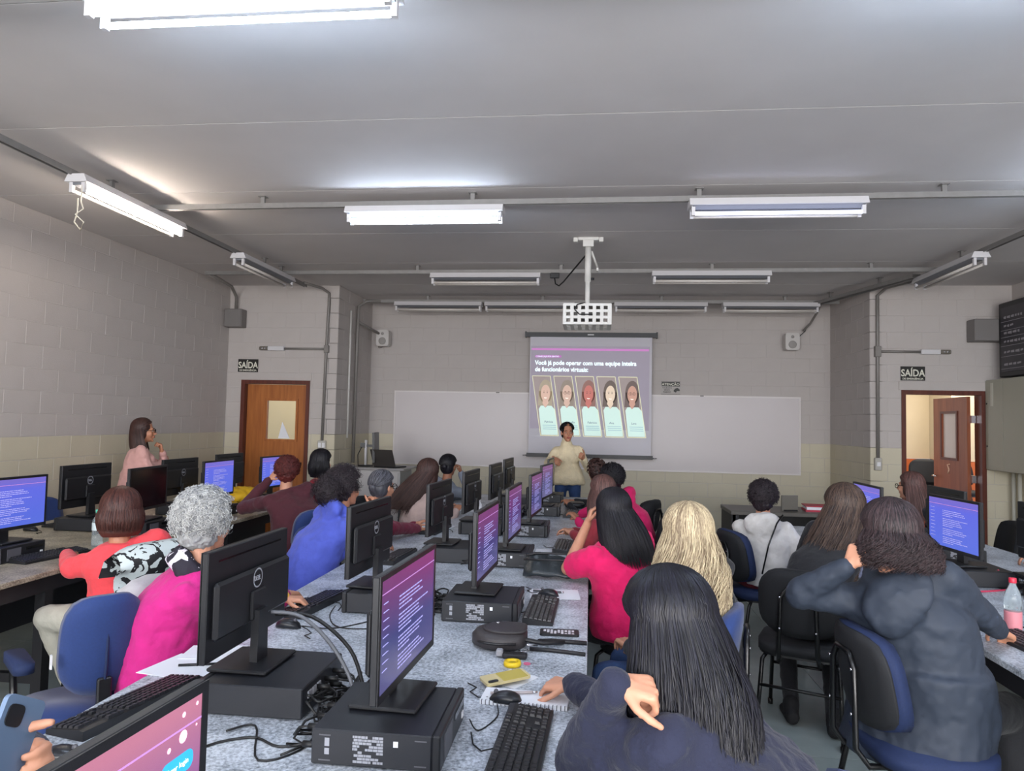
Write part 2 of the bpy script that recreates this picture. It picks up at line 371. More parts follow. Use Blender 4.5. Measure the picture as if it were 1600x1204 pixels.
# ------------------------------------------------------------ signs on the walls
signb = mat('sign_black', (22, 20, 16), .5); signw = mat('sign_cream', (222, 220, 205), .5)
def exit_sign(x, z, lbl):
    s = thing('exit_sign', lbl, 'sign', (x, YS-.006, z))
    MB().box(0, .28, -.004, 0, 0, .17).build('plate', signb, s)
    text('SAÍDA', .118, signw, s, (.14, -.0045, .052), (PI/2, 0, 0), align='CENTER', sx=.82, bold=.0025)
    text('DE EMERGÊNCIA', .03, signw, s, (.14, -.0045, .012), (PI/2, 0, 0), align='CENTER', sx=1.05, bold=.0008)
exit_sign(-4.695, 2.205, 'black SAÍDA exit sign above the closed brown door on the left')
exit_sign(3.70, 2.215, 'black SAÍDA exit sign above the open doorway on the right')
s = thing('warning_sign', 'small ATENÇÃO notice above the whiteboard right of the projection screen', 'sign', (1.0, YF-.008, 2.06))
MB().box(0, .275, -.003, 0, 0, .19).build('plate', mat('notice_grey', (176, 170, 166), .6), s)
MB().box(.008, .267, -.005, -.003, .115, .178).box(0, .275, -.005, -.003, .186, .19).box(0, .275, -.005, -.003, 0, .004).build('banner', signb, s)
text('ATENÇÃO', .05, signw, s, (.137, -.0055, .128), (PI/2, 0, 0), align='CENTER', sx=1.05, bold=.001)
for i, t_ in enumerate(('VOCÊ ESTÁ', 'SENDO', 'FILMADO')): text(t_, .026, signb, s, (.085, -.0035, .085-.03*i), (PI/2, 0, 0), align='CENTER', bold=.0005)
MB().prism([(.175, .05), (.2, .085), (.235, .095), (.265, .07), (.265, .05), (.225, .05), (.215, .03), (.2, .03)], 'y', -.005, -.003).build('camera_symbol', signb, s)

# ------------------------------------------------------------ whiteboard, projection screen
wb = thing('whiteboard', 'long white marker board across the front wall', 'whiteboard', (0, YF-.006, 0))
MB().box(-2.92, 2.92, -.02, 0, .965, 2.035).build('writing_surface', mat('board_white', (200, 193, 193), .4, var=.02, scale=1.5), wb)
m = MB()
m.box(-2.94, 2.94, -.028, 0, 2.03, 2.05).box(-2.94, 2.94, -.028, 0, .95, .97).box(-2.94, -2.92, -.028, 0, .97, 2.03).box(2.92, 2.94, -.028, 0, .97, 2.03)
m.build('frame', mat('board_frame', (214, 208, 206), .4), wb)
for x in (-1.4, 1.55): MB().box(x, x+.05, -.034, -.02, 2.036, 2.05).build('clip', boxm, wb)
SY = YF-.16
ps = thing('projection_screen', 'white pull down projection screen in front of the whiteboard', 'projection screen', (-.02, SY, 0))
m = MB().box(-.93, .93, -.035, .035, 2.86, 2.925); m.box(-.95, -.93, -.045, .045, 2.85, 2.935).box(.93, .95, -.045, .045, 2.85, 2.935); m.build('roller_case', blk, ps)
MB().box(-.045, .045, -.038, -.035, 2.885, 2.9).build('badge', wtag, ps, label='small silver badge')
MB().box(-.875, .875, -.003, .003, 1.17, 2.86).build('fabric', mat('screen_fabric', (206, 203, 210), .8), ps)
MB().box(-.9, .9, -.018, .018, 1.12, 1.175).build('bottom_bar', blk, ps)
MB().cyl((-.955, 0, 1.14), (-.9, 0, 1.14), .008).cyl((.9, 0, 1.14), (.955, 0, 1.14), .008).build('bar_tip', chrome, ps)
MB().cyl((.02, .0, 1.12), (.02, 0, .93), .003).build('pull_cord', cable_g, ps)
# the projected slide (light on the fabric)
slide = thing('projected_slide', 'projected slide with a headline and five slanted portrait cards', 'slide', (-.02, SY-.0045, 1.53))
def pm(name, c, e=.42): return mat('slide_'+name, c, .9, emit=e*.45)
sl = MB().quad((-.86, 0, 0), (.84, 0, 0), (.84, 0, 1.2), (-.86, 0, 1.2)).build('slide_background', mat('slide_bg', (172, 164, 178), .9, emit=.06), slide)
MB().quad((-.85, -.001, 1.135), (.83, -.001, 1.135), (.83, -.001, 1.165), (-.85, -.001, 1.165)).build('pink_bar', pm('pink', (196, 130, 190), .35), slide)
MB().quad((-.8, -.001, 1.03), (-.42, -.001, 1.03), (-.42, -.001, 1.064), (-.8, -.001, 1.064)).build('pink_tag', pm('tag', (190, 120, 190), .3), slide)
wtx = pm('white_text', (214, 236, 240), .75)
text('CONHEÇA JÁ POR DENTRO', .028, wtx, slide, (-.79, -.002, 1.036), (PI/2, 0, 0), ext=.0005, sx=.95)
text('Você já pode operar com uma equipe inteira', .088, wtx, slide, (-.8, -.002, .925), (PI/2, 0, 0), ext=.0005, sx=.91, bold=.0022)
text('de funcionários virtuais:', .088, wtx, slide, (-.8, -.002, .83), (PI/2, 0, 0), ext=.0005, sx=.91, bold=.0022)
names = ['Patrícia', 'Cláudia', 'Fabrício', 'Ana', 'Lara']
hairc = [(184, 172, 152), (160, 148, 136), (158, 122, 114), (120, 108, 102), (124, 110, 106)]
facec = [(208, 176, 160), (204, 174, 158), (190, 118, 110), (220, 200, 178), (192, 150, 134)]
shirt = pm('shirt', (188, 212, 204), .5); navy_t = pm('name', (70, 100, 130), .2); edge = pm('edge', (206, 206, 170), .5)
def ov(m_, cx, cz, rx, rz, y, n=18, a0=0, a1=360):
    P = [(cx+rx*math.cos(R(a0+(a1-a0)*k/n)), y, cz+rz*math.sin(R(a0+(a1-a0)*k/n))) for k in range(n)]
    m_.add(P, [tuple(range(n))])
for i in range(5):
    x = -.835+i*.31; sh = .135   # slanted card, leaning right at the foot
    card = MB()
    def X(u, z): return x+u+sh*(1-z/.76)
    card.add([(X(0, 0), -.001, -.1+.0), (X(.26, 0), -.001, -.1), (X(.26, .76), -.001, .76), (X(0, .76), -.001, .76)], [(0, 1, 2, 3)])
    cd_ = card.build('portrait_card', pm('card%d' % i, (160, 148, 146), .3), slide)
    m = MB()
    P = [(X(0, 0), -.1), (X(.26, 0), -.1), (X(.26, .76), .76), (X(0, .76), .76)]
    for (a, b) in ((0, 1), (1, 2), (2, 3), (3, 0)):
        ax, az = P[a]; bx, bz = P[b]; dx, dz = bx-ax, bz-az; l = math.hypot(dx, dz); nx, nz = -dz/l*.004, dx/l*.004
        m.add([(ax-nx, -.004, az-nz), (bx-nx, -.004, bz-nz), (bx+nx, -.004, bz+nz), (ax+nx, -.004, az+nz)], [(0, 1, 2, 3)])
    m.build('card_border', edge, cd_)
    fx = X(.15, .5); m = MB()
    m.add([(X(.012, -.0), -.0015, -.09), (X(.25, 0), -.0015, -.09), (X(.25, .25), -.0015, .27), (fx+.06, -.0015, .36), (fx, -.0015, .3), (fx-.05, -.0015, .36), (X(.012, .25), -.0015, .28)], [(0, 1, 2, 3, 4, 5, 6)])
    m.build('shirt', shirt, cd_)
    m = MB(); ov(m, fx, .54, .098, .17, -.0018); m.add([(fx-.097, -.0018, .54), (fx-.11, -.0018, .33), (fx+.1, -.0018, .33), (fx+.097, -.0018, .54)], [(0, 1, 2, 3)]); m.build('hair', pm('hair%d' % i, hairc[i], .2), cd_)
    m = MB(); m.add([(fx-.03, -.0021, .45), (fx-.045, -.0021, .37), (fx, -.0021, .3), (fx+.045, -.0021, .37), (fx+.03, -.0021, .45)], [(0, 1, 2, 3, 4)]); ov(m, fx, .51, .068, .125, -.0022); m.build('face', pm('face%d' % i, facec[i], .38), cd_)
    m = MB(); ov(m, fx-.024, .52, .009, .006, -.0025, 8); ov(m, fx+.024, .52, .009, .006, -.0025, 8)
    m.add([(fx-.035, -.0025, .538), (fx-.012, -.0025, .54), (fx-.012, -.0025, .544), (fx-.035, -.0025, .543)], [(0, 1, 2, 3)]); m.add([(fx+.012, -.0025, .54), (fx+.035, -.0025, .538), (fx+.035, -.0025, .543), (fx+.012, -.0025, .544)], [(0, 1, 2, 3)])
    if i in (1, 4):
        for sx in (-1, 1):
            for k in range(14):
                a, b = R(k*360/14), R((k+1)*360/14); c_ = fx+sx*.026
                m.add([(c_+q*math.cos(t_)*.02, -.0026, .518+q*math.sin(t_)*.017) for q, t_ in ((1, a), (1, b), (1.2, b), (1.2, a))], [(0, 1, 2, 3)])
    m.build('eyes', pm('eyes', (120, 96, 88), .1), cd_)
    m = MB(); ov(m, fx, .45, .024, .014, -.0025, 12, 180, 360); m.build('smile', pm('smile', (240, 230, 220), .6), cd_)
    text(names[i], .042, navy_t, cd_, (X(.07, .1), -.003, .085), (PI/2, 0, 0), ext=.0003)
    m = MB()
    for k in range(3): z = .045-k*.027; m.quad((X(.035, z), -.003, z), (X(.225, z), -.003, z), (X(.225, z), -.003, z+.006), (X(.035, z), -.003, z+.006))
    m.build('caption_lines', pm('cap', (120, 160, 180), .3), cd_, kind='stuff')

# ------------------------------------------------------------ light fixtures and the channels that carry them
tube_cool = mat('tube_lit_cool', (214, 232, 255), .4, emit=TUBE_E); tube_warm = mat('tube_lit_warm', (255, 240, 224), .4, emit=TUBE_E)
reflm = mat('reflector_grey', (112, 114, 120), .5)
def fixture(label, x, y, z, rz, lit=None, group=None, L=1.24):
    """local: long axis X, hangs down from z=0"""
    f = thing('ceiling_light', label, 'light', (x, y, z), R(rz), group)
    MB().prism([(-.06, 0), (.06, 0), (.085, -.055), (-.085, -.055)], 'x', -L/2, L/2).build('housing', fixw, f)
    MB().prism([(-.07, -.056), (.07, -.056), (.03, -.075), (-.03, -.075)], 'x', -L/2+.02, L/2-.02).build('reflector', reflm, f)
    for sx in (-1, 1):
        for yy in (-.045, .045):
            MB().box(min(sx*(L/2-.015), sx*(L/2-.04)), max(sx*(L/2-.015), sx*(L/2-.04)), yy-.012, yy+.012, -.125, -.056).build('lamp_holder', fixw, f)
    for k, yy in enumerate((-.045, .045)):
        mt = {None: tube_off, 'dim': mat('tube_lit_dim', (214, 222, 255), .4, emit=1.5) if k == 0 else tube_off, 'warmhalf': tube_warm if k == 0 else tube_off, 'cool': tube_cool, 'warm': tube_warm, 'half': tube_cool if k == 0 else tube_off}[lit]
        MB().cyl((-L/2+.04, yy, -.11), (L/2-.04, yy, -.11), .013, 10).build('tube', mt, f)
    return f
zf = 3.27
fixture('lit white tube light above the left edge, nearest the camera', -1.36, 2.52, zf, 0, 'cool')
fixture('lit white tube light left of centre, bright bluish tube', -1.31, 5.35, zf, 0, 'half')
fixture('white tube light right of centre, one tube glowing', 1.31, 5.27, zf, 0, 'dim')
fixture('lit warm tube light along the left side channel with a hanging pull cord', -3.57, 5.1, zf, 90, 'warmhalf')
fixture('unlit tube light on the left side channel before the closed door', -3.58, 7.4, zf, 90)
fixture('unlit tube light on the right side channel before the open doorway', 3.53, 7.5, zf, 90)
fixture('unlit tube light on the third row, left of the projector', -1.2, 7.83, zf, 0)
fixture('unlit tube light on the third row, right of the projector', 1.25, 7.75, zf, 0)
for x, l in ((-2.15, 'leftmost of the four unlit lights along the front wall'), (-.87, 'second from left of the four unlit lights along the front wall, behind the projector cage'), (.91, 'third from left of the four unlit lights along the front wall'), (2.35, 'rightmost of the four unlit lights along the front wall')):
    fixture(l, x, 9.74, zf, 0)
# lit rows behind and above the photographer
fixture('lit tube light above the right of the photographer', 1.55, 2.45, zf, 0, 'cool')
for i, y in enumerate((-.2, -2.6)):
    for x in (-3.2, -1.2, 1.2, 3.2): fixture('lit tube light %s in the %s row behind the photographer' % ({-3.2: 'far left', -1.2: 'left of centre', 1.2: 'right of centre', 3.2: 'far right'}[x], ('first', 'second')[i]), x, y, zf, 0, 'cool', 'lights behind the photographer')
fixture('lit tube light on the right side channel outside the frame', 3.6, 4.9, zf, 90, 'cool')
cordm = mat('cord_cream', (216, 208, 190), .7)
MB().tube([(-3.57+.04, 4.5, 3.2), (-3.53, 4.49, 3.08), (-3.50, 4.48, 3.02), (-3.55, 4.47, 2.98), (-3.50, 4.49, 2.93), (-3.53, 4.5, 2.88), (-3.57, 4.49, 2.93), (-3.55, 4.49, 3.0), (-3.56, 4.5, 3.1)], .005, 5).build('pull_cord', cordm, label='cream looped cord hanging from the lit left side light', cat='cord')
def channel(label, a, b, z=3.31, wdt=.038, hangers=3):
    a, b = Vector((*a, z)), Vector((*b, z)); d = (b-a); L = d.length; ang = math.atan2(d.y, d.x)
    c = thing('cable_channel', label, 'channel', a, ang)
    h = wdt/2
    MB().box(0, L, -h, h, 0, .004).box(0, L, -h, -h+.003, -.034, 0).box(0, L, h-.003, h, -.034, 0).box(0, L, -h, -h+.01, -.037, -.034).box(0, L, h-.01, h, -.037, -.034).build('rail', galv, c)
    for k in range(hangers):
        x = L*(k+.5)/hangers+.12
        MB().box(x-.016, x+.016, -.012, .012, .004, H-z).box(x-.03, x+.03, -.03, .03, H-z-.005, H-z-.001).build('hanger', galv, c)
channel('second cross channel carrying the lit light left of centre', (-3.6, 5.36), (4.9, 5.26), hangers=5)
channel('third cross channel behind the projector pole', (-4.55, 7.88), (3.6, 7.78), hangers=5)
channel('front cross channel along the front wall', (-3.25, 9.8), (3.25, 9.8), hangers=4)
channel('nearest cross channel above the camera', (-3.6, 2.52), (3.6, 2.45), hangers=4)
channel('left side channel running towards the front wall', (-3.62, 1.0), (-3.62, 8.6), z=3.3, hangers=3)
channel('right side channel running towards the front wall', (3.62, 1.0), (3.55, 8.4), z=3.3, hangers=3)
channel('short wide channel slanting to the right of the recess', (3.45, 8.0), (2.95, 9.85), z=3.29, wdt=.1, hangers=2)
# conduits
def conduit(label, pts, r=.0125, name='conduit', m_=None, cat='conduit', extra=()):
    c = thing(name, label, cat, pts[0]); p0 = Vector(pts[0])
    MB().tube([Vector(p)-p0 for p in pts], r, 10).build('pipe', m_ or galvd, c)
    for (p, s_) in extra:
        p = Vector(p)-p0; MB().box(p.x-s_[0]/2, p.x+s_[0]/2, p.y-s_[1]/2, p.y+s_[1]/2, p.z-s_[2]/2, p.z+s_[2]/2, ch=.004).build('joint_box', galvd, c)
    return c
yw = YS-.03
conduit('grey vertical conduit right of the closed door', [(-3.6, 8.5, 3.3), (-3.5, 8.85, 3.3), (-3.46, yw, 3.26), (-3.46, yw, 3.1), (-3.475, yw, 2.5), (-3.49, yw, 1.32)], .018, extra=[((-3.47, yw, 2.52), (.06, .05, .1))])
conduit('grey horizontal branch conduit above the closed door', [(-3.5, yw, 2.52), (-4.05, yw, 2.52)], .015)
conduit('grey vertical conduit left of the open doorway', [(3.6, 8.35, 3.3), (3.46, 8.8, 3.3), (3.43, yw, 3.24), (3.43, yw, 2.56), (3.43, yw, 1.28)], .02, extra=[((3.43, yw, 2.56), (.07, .055, .13))])
conduit('grey horizontal branch conduit above the open doorway', [(3.46, yw, 2.56), (3.92, yw, 2.56)], .015)
conduit('grey conduit in the left recess behind the podium', [(-3.0, 9.8, 3.29), (-3.2, 9.78, 3.29), (-3.29, 9.7, 3.2), (-3.29, 9.68, 2.8), (-3.29, 9.66, 1.0)], .024)
conduit('white cable duct in the left recess, nearer the room', [(-3.31, 9.45, 3.1), (-3.31, 9.45, 1.35)], .014, m_=white_p)
conduit('dark sloping pipe stub beside the left wall speaker', [(-3.29, 9.68, 2.98), (-3.15, 10.3, 2.88)], .02)
def emlight(label, x, x1, z):
    c = thing('emergency_light', label, 'light', (x, YS-.03, z)); w_ = x1-x; s_ = 1 if w_ > 0 else -1
    a, b = sorted((0, .22*s_)); MB().box(a, b, -.03, .03, -.03, .03, ch=.006).build('housing', fixw, c)
    a, b = sorted((.22*s_, .34*s_)); MB().box(a, b, -.03, .03, -.026, .026, ch=.01).build('lamp_head', mat('smoky_lens', (110, 104, 96), .2), c)
    for k in (.26, .3): MB().ell((k*s_, -.03, 0), (.012, .006, .012)).build('bulb', chrome, c)
emlight('small emergency light at the end of the conduit above the closed door', -4.05, -4.3, 2.52)
emlight('small emergency light at the end of the conduit above the open doorway', 3.92, 4.2, 2.56)
def wallbox(name, label, cat, x0, x1, y0, y1, z0, z1, m_, parts=()):
    t_ = thing(name, label, cat, ((x0+x1)/2, (y0+y1)/2, z0)); hx, hy = (x1-x0)/2, (y1-y0)/2
    MB().box(-hx, hx, -hy, hy, 0, z1-z0, ch=.008).build('housing', m_, t_)
    for nm, a, mm in parts: MB().box(*a).build(nm, mm, t_)
    return t_
wallbox('light_switch', 'double switch plate under the conduit right of the closed door', 'switch', -3.545, -3.435, YS-.045, YS, 1.2, 1.32, mat('switch_grey', (176, 172, 164), .5), [('rocker', (-.045, -.008, -.027, -.022, .03, .09), wtag), ('rocker', (.008, .045, -.027, -.022, .03, .09), wtag)])
wallbox('light_switch', 'single switch box at the foot of the conduit left of the open doorway', 'switch', 3.39, 3.47, YS-.05, YS, 1.13, 1.28, mat('switch_grey', (176, 172, 164), .5), [('rocker', (-.02, .02, -.03, -.025, .05, .1), wtag)])
wallbox('junction_box', 'grey metal box high in the left corner beside the closed door', 'junction box', -4.84, -4.6, YS-.16, YS-.01, 2.79, 3.03, boxm, [('lid', (-.11, .11, -.083, -.075, .01, .23), boxm)])
conduit('short conduit from the ceiling to the grey box in the left corner', [(-4.5, 7.9, 3.29), (-4.66, 8.7, 3.29), (-4.72, YS-.08, 3.2), (-4.72, YS-.08, 3.03)], .02)
wallbox('junction_box', 'grey metal box behind the wall display on the right', 'junction box', 4.45, 4.93, YS-.2, YS-.01, 2.68, 2.94, boxm)
# wall speakers
def speaker(label, x):
    s = thing('wall_speaker', label, 'speaker', (x, YF-.14, 2.7))
    MB().prism(rounded(.19, .24, .035, 4, 0, .12), 'y', -.07, .07).build('cabinet', mat('speaker_white', (196, 192, 188), .5), s)
    gm = mat('speaker_grille', (150, 146, 142), .6)
    MB().lathe([(.055, 0), (.055, .004), (.045, .008), (.02, .003), (.001, .008)]).build('woofer', gm, s); o = COL.objects[-1]; o.rotation_euler = (PI/2, 0, 0); o.location = (0, -.07, .075)
    MB().lathe([(.022, 0), (.02, .006), (.001, .003)]).build('tweeter', gm, s); o = COL.objects[-1]; o.rotation_euler = (PI/2, 0, 0); o.location = (0, -.07, .185)
    MB().box(-.03, .03, .07, .13, .08, .16).build('bracket', boxm, s)
speaker('small white wall speaker in the left corner of the front wall', -3.1)
speaker('small white wall speaker at the right end of the front wall', 2.78)
MB().tube([(-3.15, 10.3, 2.87), (-3.2, 10.33, 2.75), (-3.18, 10.36, 2.68), (-3.13, 10.38, 2.7)], .005, 5).build('speaker_cable', cable_m, label='thin cable curling down to the left wall speaker', cat='cable')
MB().tube([(3.0, 10.35, 3.05), (2.98, 10.36, 2.98), (2.9, 10.38, 2.9), (2.88, 10.4, 2.75), (2.84, 10.4, 2.73)], .006, 5).build('speaker_cable', cable_m, label='thin cable dropping to the right wall speaker', cat='cable')
conduit('dark flexible conduit end above the right wall speaker', [(3.03, 9.84, 3.27), (3.06, 10.1, 3.2), (3.03, 10.3, 3.08), (2.95, 10.36, 2.98)], .016)

# ------------------------------------------------------------ projector in its security cage on a pole
pj = thing('projector_mount', 'white caged projector hanging from a ceiling pole', 'projector', (-.05, 6.7, H))
MB().box(-.1, .1, -.05, .05, -.03, 0, ch=.006).box(-.14, -.1, -.03, .03, -.04, 0).box(.1, .14, -.03, .03, -.04, 0).box(-.05, .05, -.05, .05, -.09, -.03).build('ceiling_plate', white_p, pj)
MB().cyl((0, 0, -.08), (0, 0, -.42), .03, 14).build('upper_pole', white_p, pj)
MB().cyl((0, 0, -.4), (0, 0, -.68), .023, 14).build('lower_pole', white_p, pj)
MB().cyl((.03, 0, -.39), (.06, 0, -.39), .012).build('clamp_knob', blk, pj)
MB().tube([(.03, .02, -.12), (.09, .12, -.26)], .012, 8).box(.08, .1, .1, .14, -.29, -.26).build('side_brace', white_p, pj)
# cage: plates with cut windows made of strips
def grid_plate(mb, P0, U, V, us, vs, holes, t=None):
    """plate P0+u*U+v*V divided by cuts us, vs; cells in holes are open"""
    P0, U, V = Vector(P0), Vector(U), Vector(V)
    for i, (a, b) in enumerate(zip(us, us[1:])):
        for j, (c, d) in enumerate(zip(vs, vs[1:])):
            if (i, j) in holes: continue
            q = [P0+U*u+V*v for u, v in ((a, c), (b, c), (b, d), (a, d))]; n = (U.cross(V)).normalized()*.003
            mb.add(q+[p+n for p in q], [(3, 2, 1, 0), (4, 5, 6, 7), (0, 1, 5, 4), (1, 2, 6, 5), (2, 3, 7, 6), (3, 0, 4, 7)])
cg = MB(); cw, cdp, chh = .44, .42, .19; zt = -.66
us = [0]+[x for k in range(6) for x in (.03+k*.068, .03+k*.068+.036)]+[cw]
vs = [0]+[x for k in range(3) for x in (.022+k*.058, .022+k*.058+.032)]+[chh]
hl = {(2*k+1, 2*j+1) for k in range(6) for j in range(3)}
grid_plate(cg, (-cw/2, -cdp/2, zt-chh), (1, 0, 0), (0, 0, 1), us, vs, hl)
grid_plate(cg, (-cw/2, cdp/2, zt-chh), (1, 0, 0), (0, 0, 1), us, vs, hl)
vs2 = [0]+[x for k in range(5) for x in (.04+k*.075, .04+k*.075+.036)]+[cdp]
grid_plate(cg, (-cw/2, -cdp/2, zt-chh), (1, 0, 0), (0, 1, 0), us, vs2, {(2*k+1, 2*j+1) for k in range(6) for j in range(5)})
grid_plate(cg, (-cw/2, -cdp/2, zt-chh), (0, 1, 0), (0, 0, 1), vs2, vs, {(2*k+1, 2*j+1) for k in range(5) for j in range(3)})
grid_plate(cg, (cw/2, -cdp/2, zt-chh), (0, 1, 0), (0, 0, 1), vs2, vs, {(2*k+1, 2*j+1) for k in range(5) for j in range(3)})
cg.box(-cw/2, cw/2, -cdp/2, cdp/2, zt, zt+.004)
cg.build('security_cage', white_p, pj)
MB().box(-.16, .16, -.13, .13, zt-.13, zt-.04, ch=.012).build('projector_body', mat('projector_grey', (120, 118, 116), .5), pj)
MB().tube([(-.02, -.2, zt+.01), (-.09, -.23, zt-.01), (-.11, -.235, zt-.06), (-.07, -.23, zt-.1), (.05, -.225, zt-.1)], .006, 6).build('power_lead', cable_m, pj)
k = thing('power_plug', 'black plug and lead below the channel beside the projector pole', 'plug', (-.42, 7.75, 3.26))
MB().box(-.05, .05, -.02, .02, -.06, 0, ch=.006).build('plug_body', blk, k)
MB().tube([(0, 0, -.06), (.01, 0, -.12), (.05, -.01, -.145), (.1, -.1, -.12), (.36, -.98, -.02)], .008, 6).build('lead', cable_m, k)

# ------------------------------------------------------------ right wall: display panel, electric cabinet
tv = thing('menu_board', 'large dark wall board with faint chalk writing on the right wall', 'board', (4.74, 8.58, 2.25))
MB().box(-.03, .1, -.85, .25, 0, .86, ch=.01).build('frame', blk, tv)
MB().box(-.037, -.03, -.81, .19, .06, .8).build('face', mat('board_dark', (42, 40, 48), .35, var=.2, scale=4), tv)
chalk = mat('chalk', (150, 146, 150), .8); m = MB()
for k, (zz, n) in enumerate(((.68, 6), (.58, 3), (.5, 4), (.4, 9), (.28, 8), (.14, 4))):
    y = .13
    for j in range(n):
        l = random.uniform(.03, .08); m.add([(-.039, y, zz-.01), (-.039, y-l, zz-.01+random.uniform(-.008, .008)), (-.039, y-l, zz+.016), (-.039, y, zz+.012)], [(0, 1, 2, 3)]); y -= l+.018
    m.add([(-.0385, .19, zz-.05), (-.0385, -.81, zz-.05), (-.0385, -.81, zz-.045), (-.0385, .19, zz-.045)], [(0, 1, 2, 3)])
m.build('chalk_lines', chalk, tv, kind='stuff')
MB().box(.1, .22, -.1, .1, .3, .55).build('wall_bracket', boxm, tv)
cabm = mat('cabinet_greige', (164, 162, 146), .5)
ec = thing('electric_cabinet', 'grey green metal electric cabinet under the dark wall board', 'cabinet', (4.85, 8.95, 1.17))
MB().box(-.19, .11, -.75, .07, 0, 1.06, ch=.006).build('housing', cabm, ec)
MB().box(-.2, -.19, -.29, .06, .01, 1.05).build('door', cabm, ec); MB().box(-.2, -.19, -.74, -.3, .01, 1.05).build('door', cabm, ec)
for z in (.28, .78): MB().ell((-.203, .03, z), (.006, .01, .012), n=8, m=5).build('lock', blk, ec)
MB().box(-.203, -.2, -.1, -.05, .75, 1.02).build('label_strip', mat('strip_cream', (196, 194, 180), .6), ec)
for y, l in ((8.92, 'left'), (8.8, 'right')): conduit('pale conduit under the electric cabinet, the %s of the pair' % l, [(4.9, y, 1.17), (4.9, y, .05)], .022, m_=mat('conduit_pale', (186, 184, 172), .5))

# ------------------------------------------------------------ tables
def table(label, x0, x1, y0, y1, topm, frame_side, z=.75, mats=None):
    t_ = thing('computer_table', label, 'table', ((x0+x1)/2, y0, 0)); hx = (x1-x0)/2; L = y1-y0
    MB().box(-hx, hx, 0, L, z-.03, z, ch=.004).build('tabletop', topm, t_)
    fm = desk_b; a = .04
    MB().box(-hx+a, -hx+a+.03, .05, L-.05, z-.12, z-.03).box(hx-a-.03, hx-a, .05, L-.05, z-.12, z-.03).build('apron', fm, t_)
    n = max(2, round(L/1.9))
    for i in range(n+1):
        y = .12+(L-.24)*i/n
        for sx in (-1, 1):
            MB().box(sx*(hx-.08)-.03, sx*(hx-.08)+.03, y-.03, y+.03, 0, z-.03).build('leg', fm, t_)
        MB().box(-hx+.08, hx-.08, y-.02, y+.02, z-.1, z-.04).box(-hx+.08, hx-.08, y-.02, y+.02, .12, .17).build('cross_rail', fm, t_)
    MB().box(-.015, .015, .12, L-.12, .25, z-.12).build('modesty_panel', fm, t_)
    return t_
table('long grey granite computer table running down the centre of the room', -1.46, 0, .35, 8.45, top_m, 0)
table('granite computer table along the left wall, warm wall light tinted into its top', -4.3, -2.93, 1.6, 7.8, top_bounce, 0)
table('grey granite computer table at the right edge', 1.58, 3.05, 1.9, 6.6, top_m, 0)
dt = thing('side_table', 'dark table by the front wall behind the woman in white', 'table', (2.3, 7.9, 0))
MB().box(-.85, .85, -.3, .3, .71, .75, ch=.004).build('tabletop', mat('dark_top', (92, 88, 82), .45), dt)
MB().box(-.84, -.80, -.29, .29, .3, .71).box(-.8, .8, .25, .28, .3, .71).build('apron', desk_b, dt)
for sx in (-1, 1):
    for sy_ in (-1, 1): MB().box(sx*.8-.03, sx*.8+.03, sy_*.26-.03, sy_*.26+.03, 0, .71).build('leg', desk_b, dt)
# podium with monitor and laptop
pdm = mat('podium_laminate', (188, 184, 182), .5); pd = thing('podium', 'pale laminate podium cabinet in the left recess', 'podium', (-2.72, 9.1, 0))
MB().box(-.36, .34, -.3, .3, .05, .97).build('body', pdm, pd)
MB().box(-.38, .4, -.33, .33, .97, 1.0, ch=.004).build('top', mat('podium_top', (150, 146, 144), .4), pd)
MB().box(-.34, .32, -.318, -.3, .08, .94).build('door', pdm, pd)
MB().box(.341, .343, -.28, .28, .08, .94).build('side_panel', mat('podium_grey', (150, 150, 148), .5), pd)
MB().box(-.34, .32, -.27, .27, 0, .05).build('plinth', blk, pd)
pmn = thing('podium_monitor', 'thin monitor seen edge-on standing on the podium', 'monitor', (-2.86, 9.05, 1.0), R(10))
MB().cyl((-.05, 0, .01), (-.05, 0, .34), .018).build('pole', fixw, pmn)
MB().lathe([(.1, 0), (.1, .012), (.02, .018)], (-.05, 0, 0)).build('base', blk, pmn)
MB().box(-.12, -.06, -.03, .03, .24, .3).box(-.04, .08, -.02, .02, .25, .28).build('arm', blk, pmn)
MB().prism([(.07, .06), (.1, .06), (.085, .44), (.055, .44)], 'y', -.24, .24).build('panel', blk, pmn)
MB().tube([(-.1, -.03, .25), (-.14, -.08, .15), (-.13, -.1, .02), (-.04, -.14, .01), (.05, -.1, .01), (.06, -.02, .1)], .006, 5).build('cable', cable_m, pmn)
lp = thing('laptop', 'open dark laptop on the podium', 'laptop', (-2.56, 8.98, 1.0), R(160))
MB().box(-.17, .17, -.12, .12, 0, .018, ch=.004).build('base', blk, lp)
l = MB().box(-.17, .17, -.005, .005, 0, .23).build('lid', mat('laptop_lid', (66, 62, 60), .35), lp, (0, .12, .015)); l.rotation_euler = (R(-22), 0, 0)
MB().box(.0, .12, -.22, -.13, 0, .012).build('power_brick', blk, lp)

